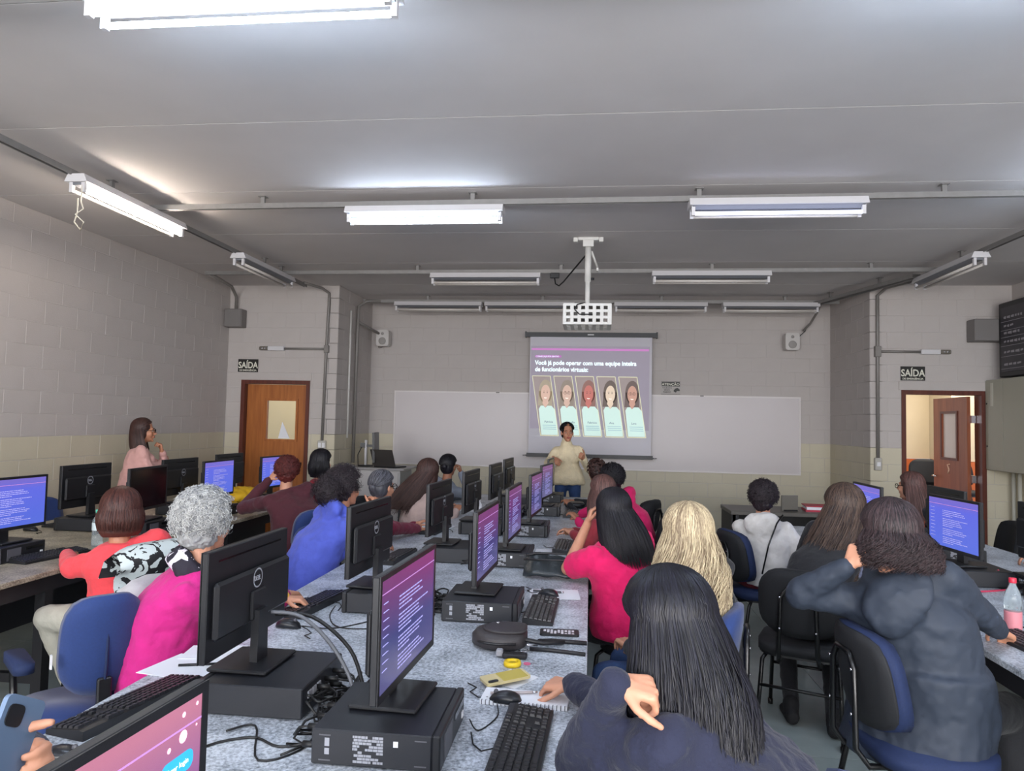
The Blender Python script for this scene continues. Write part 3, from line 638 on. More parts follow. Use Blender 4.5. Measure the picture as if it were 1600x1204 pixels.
# ------------------------------------------------------------ desktop computer, monitor, keyboard, mouse prototypes
def proto_pc():
    t_ = thing('desktop_computer', 'x', 'computer', (0, 0, -5))
    W, D, h = .165, .165, .09
    MB().box(-W, W, -D+.022, D, .004, h, ch=.003).build('case', blk2, t_)
    MB().box(-W-.002, W+.002, -D, -D+.022, .002, h+.002, ch=.004).build('front_bezel', blk, t_)
    MB().box(-.12, -.02, -D-.002, -D, .012, h-.012).build('front_vent', grey_vent, t_)
    MB().box(.02, .15, -D-.0015, -D, .055, .072).build('disc_slot', blkg, t_)
    MB().box(.125, .145, -D-.003, -D, .02, .036).build('power_button', wtag, t_)
    # printed regulatory sticker: rows of tiny print on the -X side
    m = MB(); rg = random.Random(3)
    for r_ in range(9):
        y = -.02
        while y < .055:
            l_ = rg.uniform(.003, .014)
            if rg.random() < .8: m.box(-W-.0012, -W, y, min(y+l_, .058), .014+r_*.0075, .014+r_*.0075+.0058)
            y += l_+.0012
    m.build('regulatory_print', gtag, t_, kind='stuff')
    MB().box(-W-.0014, -W, -.058, -.046, .058, .072).build('asset_tag', wtag, t_)
    m = MB().box(-W-.001, -W, -.13, -.1, .075, .078).box(-W-.001, -W, -.13, -.1, .014, .017).box(-W-.001, -W, .115, .145, .075, .078).box(-W-.001, -W, .115, .145, .014, .017); m.build('side_slots', grey_vent, t_)
    m = MB().box(-W-.0012, -W, .118, .13, .05, .07).box(-W-.0012, -W, .118, .13, .03, .045); m.build('small_sticker', gtag, t_)
    m = MB()
    for k in range(4): m.box(-.12+k*.03, -.1+k*.03, D, D+.004, .02, .035)
    for k in range(3): m.box(.03+k*.035, .055+k*.035, D, D+.004, .05, .07)
    m.build('rear_ports', gtag, t_, kind='stuff')
    m = MB(); rg = random.Random(5)
    for k in range(6):
        x = -.12+k*.035; z = .03+.03*(k % 2); m.cyl((x, D, z), (x, D+.04, z), .008, 6); e = rg.uniform(-.06, .06)
        m.tube([(x, D+.04, z), (x+e*.3, D+.07, z-.01), (x+e, D+.075+.02*rg.random(), .02), (x+e*1.5+.02, D+.05, .008), (x+e*2.2, D+.09, .006)], .0035, 5)
    m.build('rear_cables', cable_m, t_, kind='stuff')
    return reg(t_)
def proto_monitor(screen):
    t_ = thing('monitor', 'x', 'monitor', (0, 0, -5))
    # stands on z=0, screen faces -Y ; panel .51 x .31
    W, z0, z1 = .2555, .07, .385
    MB().box(-W, W, -.012, .008, z0, z1, ch=.003).box(-W+.02, W-.02, .008, .03, z0+.06, z1-.09, ch=.009).build('panel', blk, t_)
    MB().box(-.2, .2, .0082, .0095, z1-.035, z1-.03).build('back_groove', blkg, t_)
    b = MB(); b.box(-W, W, -.0145, -.012, z0, z0+.02).box(-W, W, -.0145, -.012, z1-.014, z1).box(-W, -W+.014, -.0145, -.012, z0+.02, z1-.014).box(W-.014, W, -.0145, -.012, z0+.02, z1-.014)
    b.build('bezel', blk, t_)
    MB().prism([(-.035, .0), (.035, .0), (.03, .17), (-.03, .17)], 'y', .03, .055).build('neck', blk, t_)
    MB().box(-.045, .045, .028, .04, .14, .23, ch=.004).build('mount', blk, t_)
    MB().box(-.11, .11, -.07, .12, 0, .012, ch=.004).build('base', blk, t_)
    # round badge on the back
    bd = MB(); n = 20; r0, r1 = .026, .031
    for k in range(n):
        a, b_ = 2*PI*k/n, 2*PI*(k+1)/n
        bd.add([(r*math.cos(q), .0312, .265+r*math.sin(q)) for r, q in ((r0, a), (r0, b_), (r1, b_), (r1, a))], [(3, 2, 1, 0)])
    lg = bd.build('badge', gtag, t_)
    text('DELL', .021, gtag, lg, (.0235, .0305, .2575), (PI/2, 0, PI), ext=.0008, sx=.9, bold=.0004, name='badge_letters')
    MB().box(-.018, .018, .0302, .0308, .205, .216).build('asset_tag', wtag, t_)
    if screen == 'off': MB().quad((-W+.014, -.0128, z0+.02), (W-.014, -.0128, z0+.02), (W-.014, -.0128, z1-.014), (-W+.014, -.0128, z1-.014)).build('screen', blkg, t_)
    else:
        g = {'purple': gradient('screen_purple', (92, 90, 140), (116, 62, 118), .3, 'Z', .1, .36, (.42, (58, 62, 124))),
             'blue': gradient('screen_blue', (70, 88, 180), (96, 86, 166), .5, 'Z', .1, .36, (.8, (78, 86, 184))),
             'pink': gradient('screen_pink', (66, 80, 150), (196, 124, 150), .36, 'Z', .1, .36, (.62, (150, 96, 150)))}[screen]
        sc = MB().quad((-W+.014, -.0128, z0+.02), (W-.014, -.0128, z0+.02), (W-.014, -.0128, z1-.014), (-W+.014, -.0128, z1-.014)).build('screen', g, t_)
        m = MB(); rg = random.Random(11 if screen == 'purple' else 4)
        bar = MB().quad((-W+.014, -.0131, z1-.05), (W-.014, -.0131, z1-.05), (W-.014, -.0131, z1-.047), (-W+.014, -.0131, z1-.047))
        y = z1-.085
        for k in range(17 if screen != 'pink' else 3):
            if k in (4, 9, 13): y -= .007
            L = rg.uniform(.16, .25) if k not in (3, 8, 12, 16) else .1
            x = -.1
            while x < -.1+L:
                l_ = rg.uniform(.008, .03); m.quad((x, -.0132, y), (x+l_, -.0132, y), (x+l_, -.0132, y+.0042), (x, -.0132, y+.0042)); x += l_+.003
            y -= .0105
        for k in range(9): m.quad((-.225, -.0132, .31-k*.021), (-.19+.02*rg.random(), -.0132, .31-k*.021), (-.19, -.0132, .313-k*.021), (-.225, -.0132, .313-k*.021))
        m.build('screen_text', mat('screen_text_'+screen, (150, 146, 200), .5, emit=.28), sc, kind='stuff')
        bar.build('browser_bar', mat('screen_bar', (170, 120, 180), .5, emit=.25), sc)
        if screen == 'pink':
            bt = MB().prism(rounded(.07, .028, .012, 4, .19, .288), 'y', -.0134, -.013).build('blue_button', mat('screen_button', (40, 140, 196), .5, emit=.4), sc)
            text('Fazer login', .011, mat('button_text', (220, 235, 245), .5, emit=.5), bt, (.19, -.0136, .2845), (PI/2, 0, 0), ext=.0001, align='CENTER', name='button_text')
            m = MB()
            for x, z, r_ in ((.2, .325, .009), (.17, .318, .004), (.2, .355, .004), (.23, .36, .003), (.23, .33, .002)): ov(m, x, z, r_, r_, -.0133, 12)
            m.build('browser_icons', mat('screen_icon', (236, 170, 190), .5, emit=.45), sc)
    return reg(t_)
def proto_keyboard():
    t_ = thing('keyboard', 'x', 'keyboard', (0, 0, -5))
    # .44 along X, .13 along Y, slightly wedge, user side -Y
    MB().prism([(-.066, 0), (.066, 0), (.066, .026), (.05, .028), (-.066, .014)], 'x', -.22, .22).build('base', blk, t_)
    m = MB(); km = mat('key_black', (34, 35, 40), .4)
    for r_ in range(6):
        y = -.057+r_*.0195+(.004 if r_ == 5 else 0); z = .0175+.0115*(y+.066)/.11
        segs = [(-.212, .07), (.082, .138), (.146, .212)]
        for a, b in segs:
            if r_ == 2 and a == .082: continue
            if r_ == 5 and a == .146: continue
            if r_ == 1 and a == .082: a, b = .101, .119
            n = max(1, round((b-a)/.019)); s_ = (b-a)/n
            kk = 0
            while kk < n:
                wd = 6 if (r_ == 0 and a < -.2 and kk == 4) else 1
                x0_ = a+kk*s_+.0012; x1_ = a+(kk+wd)*s_-.0012; i = .002
                m.add([(x0_, y, z-.003), (x1_, y, z-.003), (x1_, y+.016, z-.0015), (x0_, y+.016, z-.0015), (x0_+i, y+i, z+.004), (x1_-i, y+i, z+.004), (x1_-i, y+.016-i, z+.0055), (x0_+i, y+.016-i, z+.0055)], [(4, 5, 6, 7), (0, 1, 5, 4), (1, 2, 6, 5), (2, 3, 7, 6), (3, 0, 4, 7)])
                kk += wd
    m.build('keys', km, t_, kind='stuff')
    MB().tube([(-.05, .066, .012), (-.06, .1, .006), (-.02, .13, .004), (.05, .15, .004)], .0022, 5).build('lead', cable_m, t_)
    return reg(t_)
def proto_mouse():
    t_ = thing('computer_mouse', 'x', 'mouse', (0, 0, -5))
    m = MB(); secs = []
    for k in range(9):
        t = -1+2*k/8; w_ = .031*math.sqrt(max(.02, 1-abs(t)**2.6)); h = .036*math.sqrt(max(.02, 1-abs(t)**2.2))*(1-.12*t)
        secs.append(((0, t*.056, h*.5), w_, h*.5, Vector((1, 0, 0)), Vector((0, 0, 1))))
    m.loft(secs, 14, 2.4); m.build('shell', mat('mouse_black', (26, 28, 33), .3), t_)
    MB().cyl((-.004, .03, .033), (.004, .03, .033), .007, 8).build('wheel', grey_vent, t_)
    MB().tube([(0, .056, .012), (.01, .09, .004), (.05, .13, .003), (.09, .12, .003), (.12, .16, .003)], .002, 5).build('lead', cable_m, t_)
    return reg(t_)
PC = proto_pc(); KB = proto_keyboard(); MS = proto_mouse()
MON = {k: proto_monitor(k) for k in ('purple', 'blue', 'off', 'pink')}
TZ = .75
def station(side, pos, y, x, what, mk='purple', twist=0, pcx=None, pc=True, mx=None, pcy=None):
    """side R: user on +X; side L: user on -X"""
    a = {'R': 90, 'L': -90}[side]
    if pc: dup(PC, (pcx if pcx is not None else x, pcy if pcy else y-.02, TZ), R(a), 'black flat desktop computer %s' % what, 'desktop computers')
    dup(MON[mk], (mx if mx is not None else x, y, TZ+.093), R(a+twist), '%s %s' % ({'off': 'black monitor with dark screen', 'purple': 'monitor with purple screen', 'blue': 'monitor with blue screen', 'pink': 'near monitor with pink and blue web page'}[mk], what), 'monitors')

# centre table, column of screens facing right
for y, tw, mk, wh in ((.77, -4, 'pink', 'at the bottom left corner, nearest the camera'), (1.99, -3, 'purple', 'nearest full station of the right-facing centre column'), (3.29, -3, 'purple', 'second of the right-facing centre column, beside the black handbag'), (4.4, -3, 'purple', 'third of the right-facing centre column'), (5.53, -5, 'purple', 'fourth of the right-facing centre column'), (6.68, -8, 'purple', 'fifth of the right-facing centre column'), (7.75, -3, 'off', 'farthest of the right-facing centre column, beside the presenter')):
    mx_, pcx_, pcy_ = {.77: (-.59, -.56, .77), 1.99: (-.51, -.52, 1.93), 3.29: (-.475, -.465, 3.24), 4.4: (-.468, -.51, 4.42), 5.53: (-.42, -.475, 5.57), 6.68: (-.41, -.44, 6.8), 7.75: (-.43, -.455, 7.92)}[y]
    station('R', 0, y+(.06 if y > 6 else 0), -.5, wh, mk, tw, pcx=pcx_, mx=mx_, pcy=pcy_)
for y, x, wh in ((2.19, -1.075, 'nearest of the left-facing centre column, back to camera'), (3.31, -1.03, 'second of the left-facing centre column, before the blue hoodie'), (4.5, -.95, 'third of the left-facing centre column, beside the long haired woman'), (5.6, -.93, 'fourth of the left-facing centre column, beside the grey hoodie'), (6.6, -.87, 'fifth of the left-facing centre column'), (7.55, -.86, 'farthest of the left-facing centre column')):
    station('L', 0, y, x, wh, 'off', -1 if y < 3 else -4, pcx=x+.1)
# left table
for y, x, mk, wh in ((3.9, -3.42, 'blue', 'at the left frame edge on the left table'), (4.98, -3.26, 'off', 'behind the woman in coral on the left table'), (5.95, -3.24, 'blue', 'in the middle of the left table beside the yellow bag'), (6.85, -3.14, 'blue', 'behind the dark red hair, far end of the left table')):
    station('R', 0, y, x, wh, mk, {3.9: -4, 4.98: 4, 5.95: 0}.get(y, -6), pcx=x-.04)
for y, x, wh in ((3.85, -3.83, 'mostly cut off at the left frame edge, facing the wall'), (5.05, -3.8, 'facing the left wall, left of the pink coat'), (6.0, -3.62, 'facing the left wall, right of the pink coat'), (7.0, -3.69, 'facing the left wall nearest the closed door')):
    station('L', 0, y, x, wh, 'off', -2, pcx=x+.06)
# right table
station('L', 0, 4.47, 2.13, 'on the right table behind the dark raincoat', 'blue', 5, pcx=2.2)
station('L', 0, 5.35, 1.97, 'far on the right table behind the long dark hair', 'blue', 0, pcx=2.05)
station('R', 0, 5.2, 2.42, 'on the right table, top showing behind the lit screen', 'off', 0, pcx=2.42)
station('R', 0, 4.14, 2.44, 'cut by the right frame edge', 'off', 0, pcx=2.52)

def kb(x, y, deg, wh): dup(KB, (x, y, TZ), R(deg), 'black keyboard '+wh, 'keyboards')
kb(-.17, 1.95, 88, 'beside the woman in navy'); kb(-.21, 3.31, 89, 'in front of the second right-facing screen, by the white paper'); kb(-.17, 4.62+.9-.5, 88, 'left of the woman in the pink T-shirt'); kb(-.17, 6.8, 88, 'far right edge of the centre table by the black pouch')
kb(-1.34, 2.02, -102, 'at the lower left, behind the nearest pink screen'); kb(-1.26, 3.22, -98, 'on the left edge by the yellow sleeved hand'); kb(-1.2, 4.4, -95, 'between the blue hoodie and the maroon sleeve'); kb(-1.2, 5.55, -95, 'left edge beside the grey hoodie')
kb(-3.2, 3.98, 80, 'on the left table by the coral sleeve'); kb(-3.06, 5.0, 84, 'on the left table right of the coral top'); kb(-4.03, 5.2, -90, 'by the left wall next to a mouse'); kb(1.79, 3.1, -84, 'at the right frame edge beside the water bottle')
def ms(x, y, deg, wh): dup(MS, (x, y, TZ), R(deg), 'black mouse '+wh, 'mice')
ms(-.25, 2.235, 82, 'above the keyboard of the woman in navy'); ms(-.2, 3.62, 75, 'on the white paper behind the second keyboard'); ms(-1.23, 2.87, -95, 'by the yellow sleeved hand'); ms(-1.3, 1.69, -80, 'in the lower left corner by the phone'); ms(-4.04, 4.81, -90, 'on the left table by the wall')

# ------------------------------------------------------------ chairs
def proto_chair(pad, shell, arms=False, seam=False):
    t_ = thing('chair', 'x', 'chair', (0, 0, -5))
    # faces +Y, origin on the floor under the seat
    P = rounded(.45, .42, .12, 5); MB().prism(P, 'z', .42, .47, True).build('seat', pad, t_)
    MB().prism(rounded(.44, .4, .12, 5), 'z', .405, .42).build('seat_pan', blk, t_)
    def curved(name, w_, h_, r_, y0, th, m_, z0):
        m = MB(); nx, nz = 9, 9; F = []; V = []
        for side in (0, 1):
            for j in range(nz+1):
                for i in range(nx+1):
                    u, v = -1+2*i/nx, -1+2*j/nz
                    su = u*math.sqrt(max(0, 1-.42*v*v*abs(v)**1.5)); sv = v*math.sqrt(max(0, 1-.3*u*u*abs(u)**1.5))
                    bul = (1-u**4)*(1-v**4)
                    V.append((su*w_/2, y0+.05*u*u+(.0 if side else -th)*1+(-.012*bul if side == 0 else .006*bul)-.03*v, z0+sv*h_/2))
        K = (nx+1)*(nz+1)
        for j in range(nz):
            for i in range(nx):
                a = j*(nx+1)+i; F.append((a, a+1, a+nx+2, a+nx+1)); F.append((K+a+nx+1, K+a+nx+2, K+a+1, K+a))
        rim = [i for i in range(nx+1)]+[(j+1)*(nx+1)-1 for j in range(1, nz+1)]+[nz*(nx+1)+i for i in range(nx-1, -1, -1)]+[j*(nx+1) for j in range(nz-1, 0, -1)]
        for a, b in zip(rim, rim[1:]+rim[:1]): F.append((b, a, K+a, K+b))
        return m.add(V, F, True).build(name, m_, t_)
    curved('backrest', .285 if arms else .42, .38 if arms else .36, .1, -.2, .045, pad, .74 if arms else .70)
    if shell: curved('back_shell', .41, .35, .1, -.246, .012, shell, .70)
    if seam: MB().tube([(.0, -.222, .555), (.0, -.242, .6), (.0, -.254, .66), (.0, -.258, .76), (0, -.258, .86), (0, -.262, .925)], .006, 6).build('seam', blue_d, t_); MB().box(-.176, -.17, -.22, -.205, .68, .73).build('fabric_tag', wtag, t_)
    if not arms:
        for sx in (-1, 1):
            MB().tube([(sx*.17, .17, .41), (sx*.19, .2, .38), (sx*.21, .24, .02)], .0115, 8).cyl((sx*.21, .24, 0), (sx*.21, .24, .03), .015, 8).build('leg', steel_b, t_)
            MB().tube([(sx*.17, -.15, .41), (sx*.19, -.18, .38), (sx*.21, -.25, .02)], .0115, 8).cyl((sx*.21, -.25, 0), (sx*.21, -.25, .03), .015, 8).build('leg', steel_b, t_)
        for yy in (.215, -.21): MB().cyl((-.2, yy, .25), (.2, yy, .25), .009, 8).build('stretcher', steel_b, t_)
        MB().tube([(-.1, .05, .4), (-.1, -.24, .4), (-.095, -.285, .46), (-.085, -.287, .74), (-.05, -.287, .79), (.05, -.287, .79), (.085, -.287, .74), (.095, -.285, .46), (.1, -.24, .4), (.1, .05, .4)], .0115, 8).build('back_support', steel_b, t_)
        m = MB()
        for sx in (-1, 1):
            for z in (.58, .74): m.ell((sx*.088, -.3, z), (.006, .004, .006), n=8, m=5)
        m.build('screws', chrome, t_)
    else:
        MB().box(-.025, .025, -.25, -.225, .4, .62, ch=.005).box(-.025, .025, -.25, .05, .385, .405).build('back_support', blk, t_)
        MB().cyl((0, 0, .1), (0, 0, .41), .028).build('gas_column', blk, t_)
        for k in range(5):
            a = R(72*k+20); MB().tube([(0, 0, .1), (.15*math.cos(a), .15*math.sin(a), .1), (.28*math.cos(a), .28*math.sin(a), .06)], [.03, .022, .016], 8).ell((.28*math.cos(a), .28*math.sin(a), .03), (.028, .028, .028), n=10, m=7).build('base_spoke', blk, t_)
        for sx in (-1, 1):
            MB().tube([(sx*.18, .0, .41), (sx*.23, .0, .42), (sx*.24, .03, .5), (sx*.23, .14, .62), (sx*.23, .1, .645)], .014, 8).build('arm_support', steel_b, t_)
            MB().prism([(sx*.23+u*1.0, v) for u, v in rounded(.07, .26, .033, 5)], 'z', .64, .675, True).build('armrest', blue_d, t_)
            COL.objects[-1].location = (0, .03, 0)
    return reg(t_)
CH_B = proto_chair(blue_f, None); CH_BS = proto_chair(blue_d, blkf); CH_K = proto_chair(blkf, blkf); CH_ARM = proto_chair(blue_f, None, True, True)
def chair(p, x, y, deg, wh, grp='chairs in the classroom'): return dup(p, (x, y, 0), R(deg), wh, grp)
chair(CH_ARM, -2.0, 2.72, 50, 'empty blue office armchair with a centre seam in the left foreground')
chair(CH_B, -2.42, 3.6, 72, 'blue chair under the woman in coral, printed bag over its back')
chair(CH_B, -1.68, 3.0, -82, 'blue chair under the grey haired woman, pale jacket over its back')
chair(CH_B, -1.78, 4.15, -60, 'blue chair under the woman in the blue hoodie')
chair(CH_K, -1.75, 5.3, -80, 'chair under the woman in maroon with tied hair')
chair(CH_K, -1.68, 6.3, -70, 'black chair behind the long haired woman in beige')
chair(CH_K, -1.7, 7.4, -75, 'chair under the man in the grey hoodie')
chair(CH_B, -2.38, 5.75, 60, 'blue chair under the woman in the maroon blazer')
chair(CH_K, -2.4, 6.75, 60, 'chair under the woman with the black bob')
chair(CH_B, -1.95, 4.55, 150, 'empty blue chair turned away between the rows', )
chair(CH_B, -4.5, 4.5, -90, 'blue chair against the left wall behind the first screen')
chair(CH_B, -4.5, 5.7, -90, 'blue chair against the left wall behind the pink coat')
chair(CH_B, .33, 1.62, 75, 'blue office chair of the woman in navy, foreground')
chair(CH_B, .37, 3.12, 78, 'blue chair under the blonde woman')
chair(CH_K, .32, 3.98, 60, 'chair under the woman in the pink T-shirt')
chair(CH_K, .48, 5.2, 70, 'chair with a black jacket bearing an orange ribbon')
chair(CH_K, .5, 6.3, 65, 'black chair under the farther woman in pink')
chair(CH_K, .42, 7.3, 60, 'chair of the farthest person on the right of the centre table')
chair(CH_BS, 1.22, 5.38, -72, 'dark blue chair under the woman in the white puffer jacket')
chair(CH_K, 1.18, 4.12, -22, 'black shell chair seen from behind in the right aisle')
chair(CH_BS, 1.25, 2.9, -84, 'dark blue chair with black shell behind the raincoat')
chair(CH_K, 3.3, 6.45, 80, 'chair under the woman with straight brown hair')
# chairs parked in the corridor
for x, y, dg, z, l in ((4.75, 10.9, 160, .0, 'left stack of black chairs in the corridor'), (5.2, 10.6, 200, .0, 'right stack of black chairs in the corridor')):
    for k in range(3):
        c = chair(CH_K, x+.03*k, y, dg, ('bottom', 'middle', 'top')[k]+' chair of the '+l, 'stacked corridor chairs'); c.location.z = k*.16

# ------------------------------------------------------------ people
def remesh(mb, name, mt, voxel, parent, org, smooth=2, disp=None, label=None, dec=None, kind=None):
    me = mb.mesh(name, mt); o = bpy.data.objects.new(name, me); COL.objects.link(o)
    r = o.modifiers.new('r', 'REMESH'); r.mode = 'VOXEL'; r.voxel_size = voxel; r.use_smooth_shade = True
    if smooth: s_ = o.modifiers.new('s', 'SMOOTH'); s_.factor = .5; s_.iterations = smooth
    for k, (sc, st) in enumerate(disp or ()):
        tn = 'clouds%.3f' % sc
        tx = bpy.data.textures.get(tn) or bpy.data.textures.new(tn, 'CLOUDS'); tx.noise_scale = sc; tx.noise_depth = 2
        d = o.modifiers.new('d', 'DISPLACE'); d.texture = tx; d.strength = st; d.mid_level = .5
    if dec: d = o.modifiers.new('dc', 'DECIMATE'); d.ratio = dec
    dg = bpy.context.evaluated_depsgraph_get(); nm = bpy.data.meshes.new_from_object(o.evaluated_get(dg))
    bpy.data.objects.remove(o); bpy.data.meshes.remove(me)
    nm.materials.clear(); nm.materials.append(mt); nm.name = name
    nm.transform(Matrix.Translation(-Vector(org)))
    nm.polygons.foreach_set('use_smooth', [True]*len(nm.polygons))
    return obj(name, nm, parent, label=label, kind=kind)
def face_dir(a): return Vector((-math.sin(R(a)), math.cos(R(a)), 0))
def right_dir(a): return Vector((math.cos(R(a)), math.sin(R(a)), 0))
def hand(mb, wrist, d, n, side, curl=.5, s=1, thumb=.8):
    """wrist point, finger direction d, palm normal n, thumb on +side of d x n"""
    d = Vector(d).normalized(); n = Vector(n); n = (n-d*n.dot(d)).normalized(); t = d.cross(n)*side; w_ = Vector(wrist)
    mb.capsule(w_-d*.004*s, w_+d*.02*s, .0225*s, .022*s, 10)
    for k, o_ in enumerate((.03, .01, -.011, -.03)):
        mb.capsule(w_+t*o_*.55*s+d*.015*s, w_+t*o_*s+d*(.082-.004*abs(k-1))*s, .0155*s, .0125*s, 8)
    for k, (o_, L) in enumerate(((.031, .07), (.010, .078), (-.011, .073), (-.031, .057))):
        p = w_+t*o_*s+d*(.082-.004*abs(k-1))*s; a = .15
        for j, f in enumerate((.45, .31, .24)):
            a += curl*(1, 1.15, .7)[j]*(1+.08*k); q = p+(d*math.cos(a)+n*math.sin(a)+t*o_*.8*(1 if j == 0 else 0))*L*f*s
            mb.capsule(p, q, (.0092-.0008*j)*s, (.0086-.0008*j)*s, 8); p = q
    p = w_+d*.02*s+t*.024*s; dirs = [(d*.55+t*.7+n*.3), (d*.8+t*.35+n*.35*thumb), (d*.9+t*.05+n*.5*thumb)]
    for j, (dd, L) in enumerate(zip(dirs, (.042, .034, .027))):
        q = p+dd.normalized()*L*s; mb.capsule(p, q, (.0125, .0105, .0095)[j]*s, (.0108, .0098, .0082)[j]*s, 8); p = q
def ik(sh, wr, l1, l2, pole):
    sh, wr = Vector(sh), Vector(wr); v = wr-sh; L = v.length; mx = (l1+l2)*.995
    if L > mx: wr = sh+v*(mx/L); v = wr-sh; L = mx
    x = (l1*l1-l2*l2+L*L)/(2*L); h = math.sqrt(max(0, l1*l1-x*x)); u = v/L; p = Vector(pole); p = (p-u*p.dot(u)).normalized()
    return sh+u*x+p*h, wr
class HairSet: pass
def strands(name, P, Nn, width, m_, parent, org, taper=True):
    """P (n,k,3) paths, Nn outward normals; ribbons with a raised middle"""
    n, k, _ = P.shape
    T = np.gradient(P, axis=1); T /= np.linalg.norm(T, axis=2, keepdims=True)+1e-9
    B = np.cross(T, Nn); B /= np.linalg.norm(B, axis=2, keepdims=True)+1e-9
    wv = np.linspace(1, .25 if taper else .8, k)[None, :, None]*width*.5; wv[:, 0] *= .75
    V = np.stack([P-B*wv, P+Nn*width*.3, P+B*wv], axis=2)-np.array(org)
    V = V.reshape(-1, 3); idx = np.arange(n*k*3).reshape(n, k, 3)
    F = np.concatenate([np.stack([idx[:, :-1, a], idx[:, :-1, a+1], idx[:, 1:, a+1], idx[:, 1:, a]], -1).reshape(-1, 4) for a in (0, 1)])
    me = bpy.data.meshes.new(name); me.vertices.add(len(V)); me.vertices.foreach_set('co', V.ravel())
    me.loops.add(F.size); me.loops.foreach_set('vertex_index', F.ravel()); me.polygons.add(len(F))
    me.polygons.foreach_set('loop_start', np.arange(0, F.size, 4)); me.polygons.foreach_set('loop_total', np.full(len(F), 4))
    me.polygons.foreach_set('use_smooth', np.ones(len(F), bool)); me.update(); me.validate(); me.materials.append(m_)
    return obj(name, me, parent)
def hairmat(name, c, c2=None, rough=.38):
    if name in MATS: return MATS[name]
    m = mat(name, c, rough+.08, spec=.32); nt = m.node_tree; b = nt.nodes['Principled BSDF']
    tc = nt.nodes.new('ShaderNodeTexCoord'); mp = nt.nodes.new('ShaderNodeMapping'); mp.inputs['Scale'].default_value = (45, 45, 3)
    n = nt.nodes.new('ShaderNodeTexNoise'); n.inputs['Scale'].default_value = 2.0; n.inputs['Detail'].default_value = 4
    r_ = nt.nodes.new('ShaderNodeValToRGB'); r_.color_ramp.elements[0].position = .36; r_.color_ramp.elements[1].position = .64
    r_.color_ramp.elements[0].color = (*lin(c), 1); r_.color_ramp.elements[1].color = (*lin(c2 or tuple(min(255, x*1.5+6) for x in c)), 1)
    nt.links.new(tc.outputs['Object'], mp.inputs[0]); nt.links.new(mp.outputs[0], n.inputs[0]); ge = nt.nodes.new('ShaderNodeNewGeometry'); mx = nt.nodes.new('ShaderNodeMath'); mx.operation = 'MULTIPLY_ADD'; mx.inputs[1].default_value = .55; ad = nt.nodes.new('ShaderNodeMath'); ad.operation = 'MULTIPLY'; ad.inputs[1].default_value = .42
    nt.links.new(n.outputs[0], ad.inputs[0]); nt.links.new(ge.outputs['Random Per Island'], mx.inputs[0]); nt.links.new(ad.outputs[0], mx.inputs[2]); nt.links.new(mx.outputs[0], r_.inputs[0])
    r_.color_ramp.elements[0].position = .22; r_.color_ramp.elements[1].position = .82
    nt.links.new(r_.outputs[0], b.inputs['Base Color']); return m
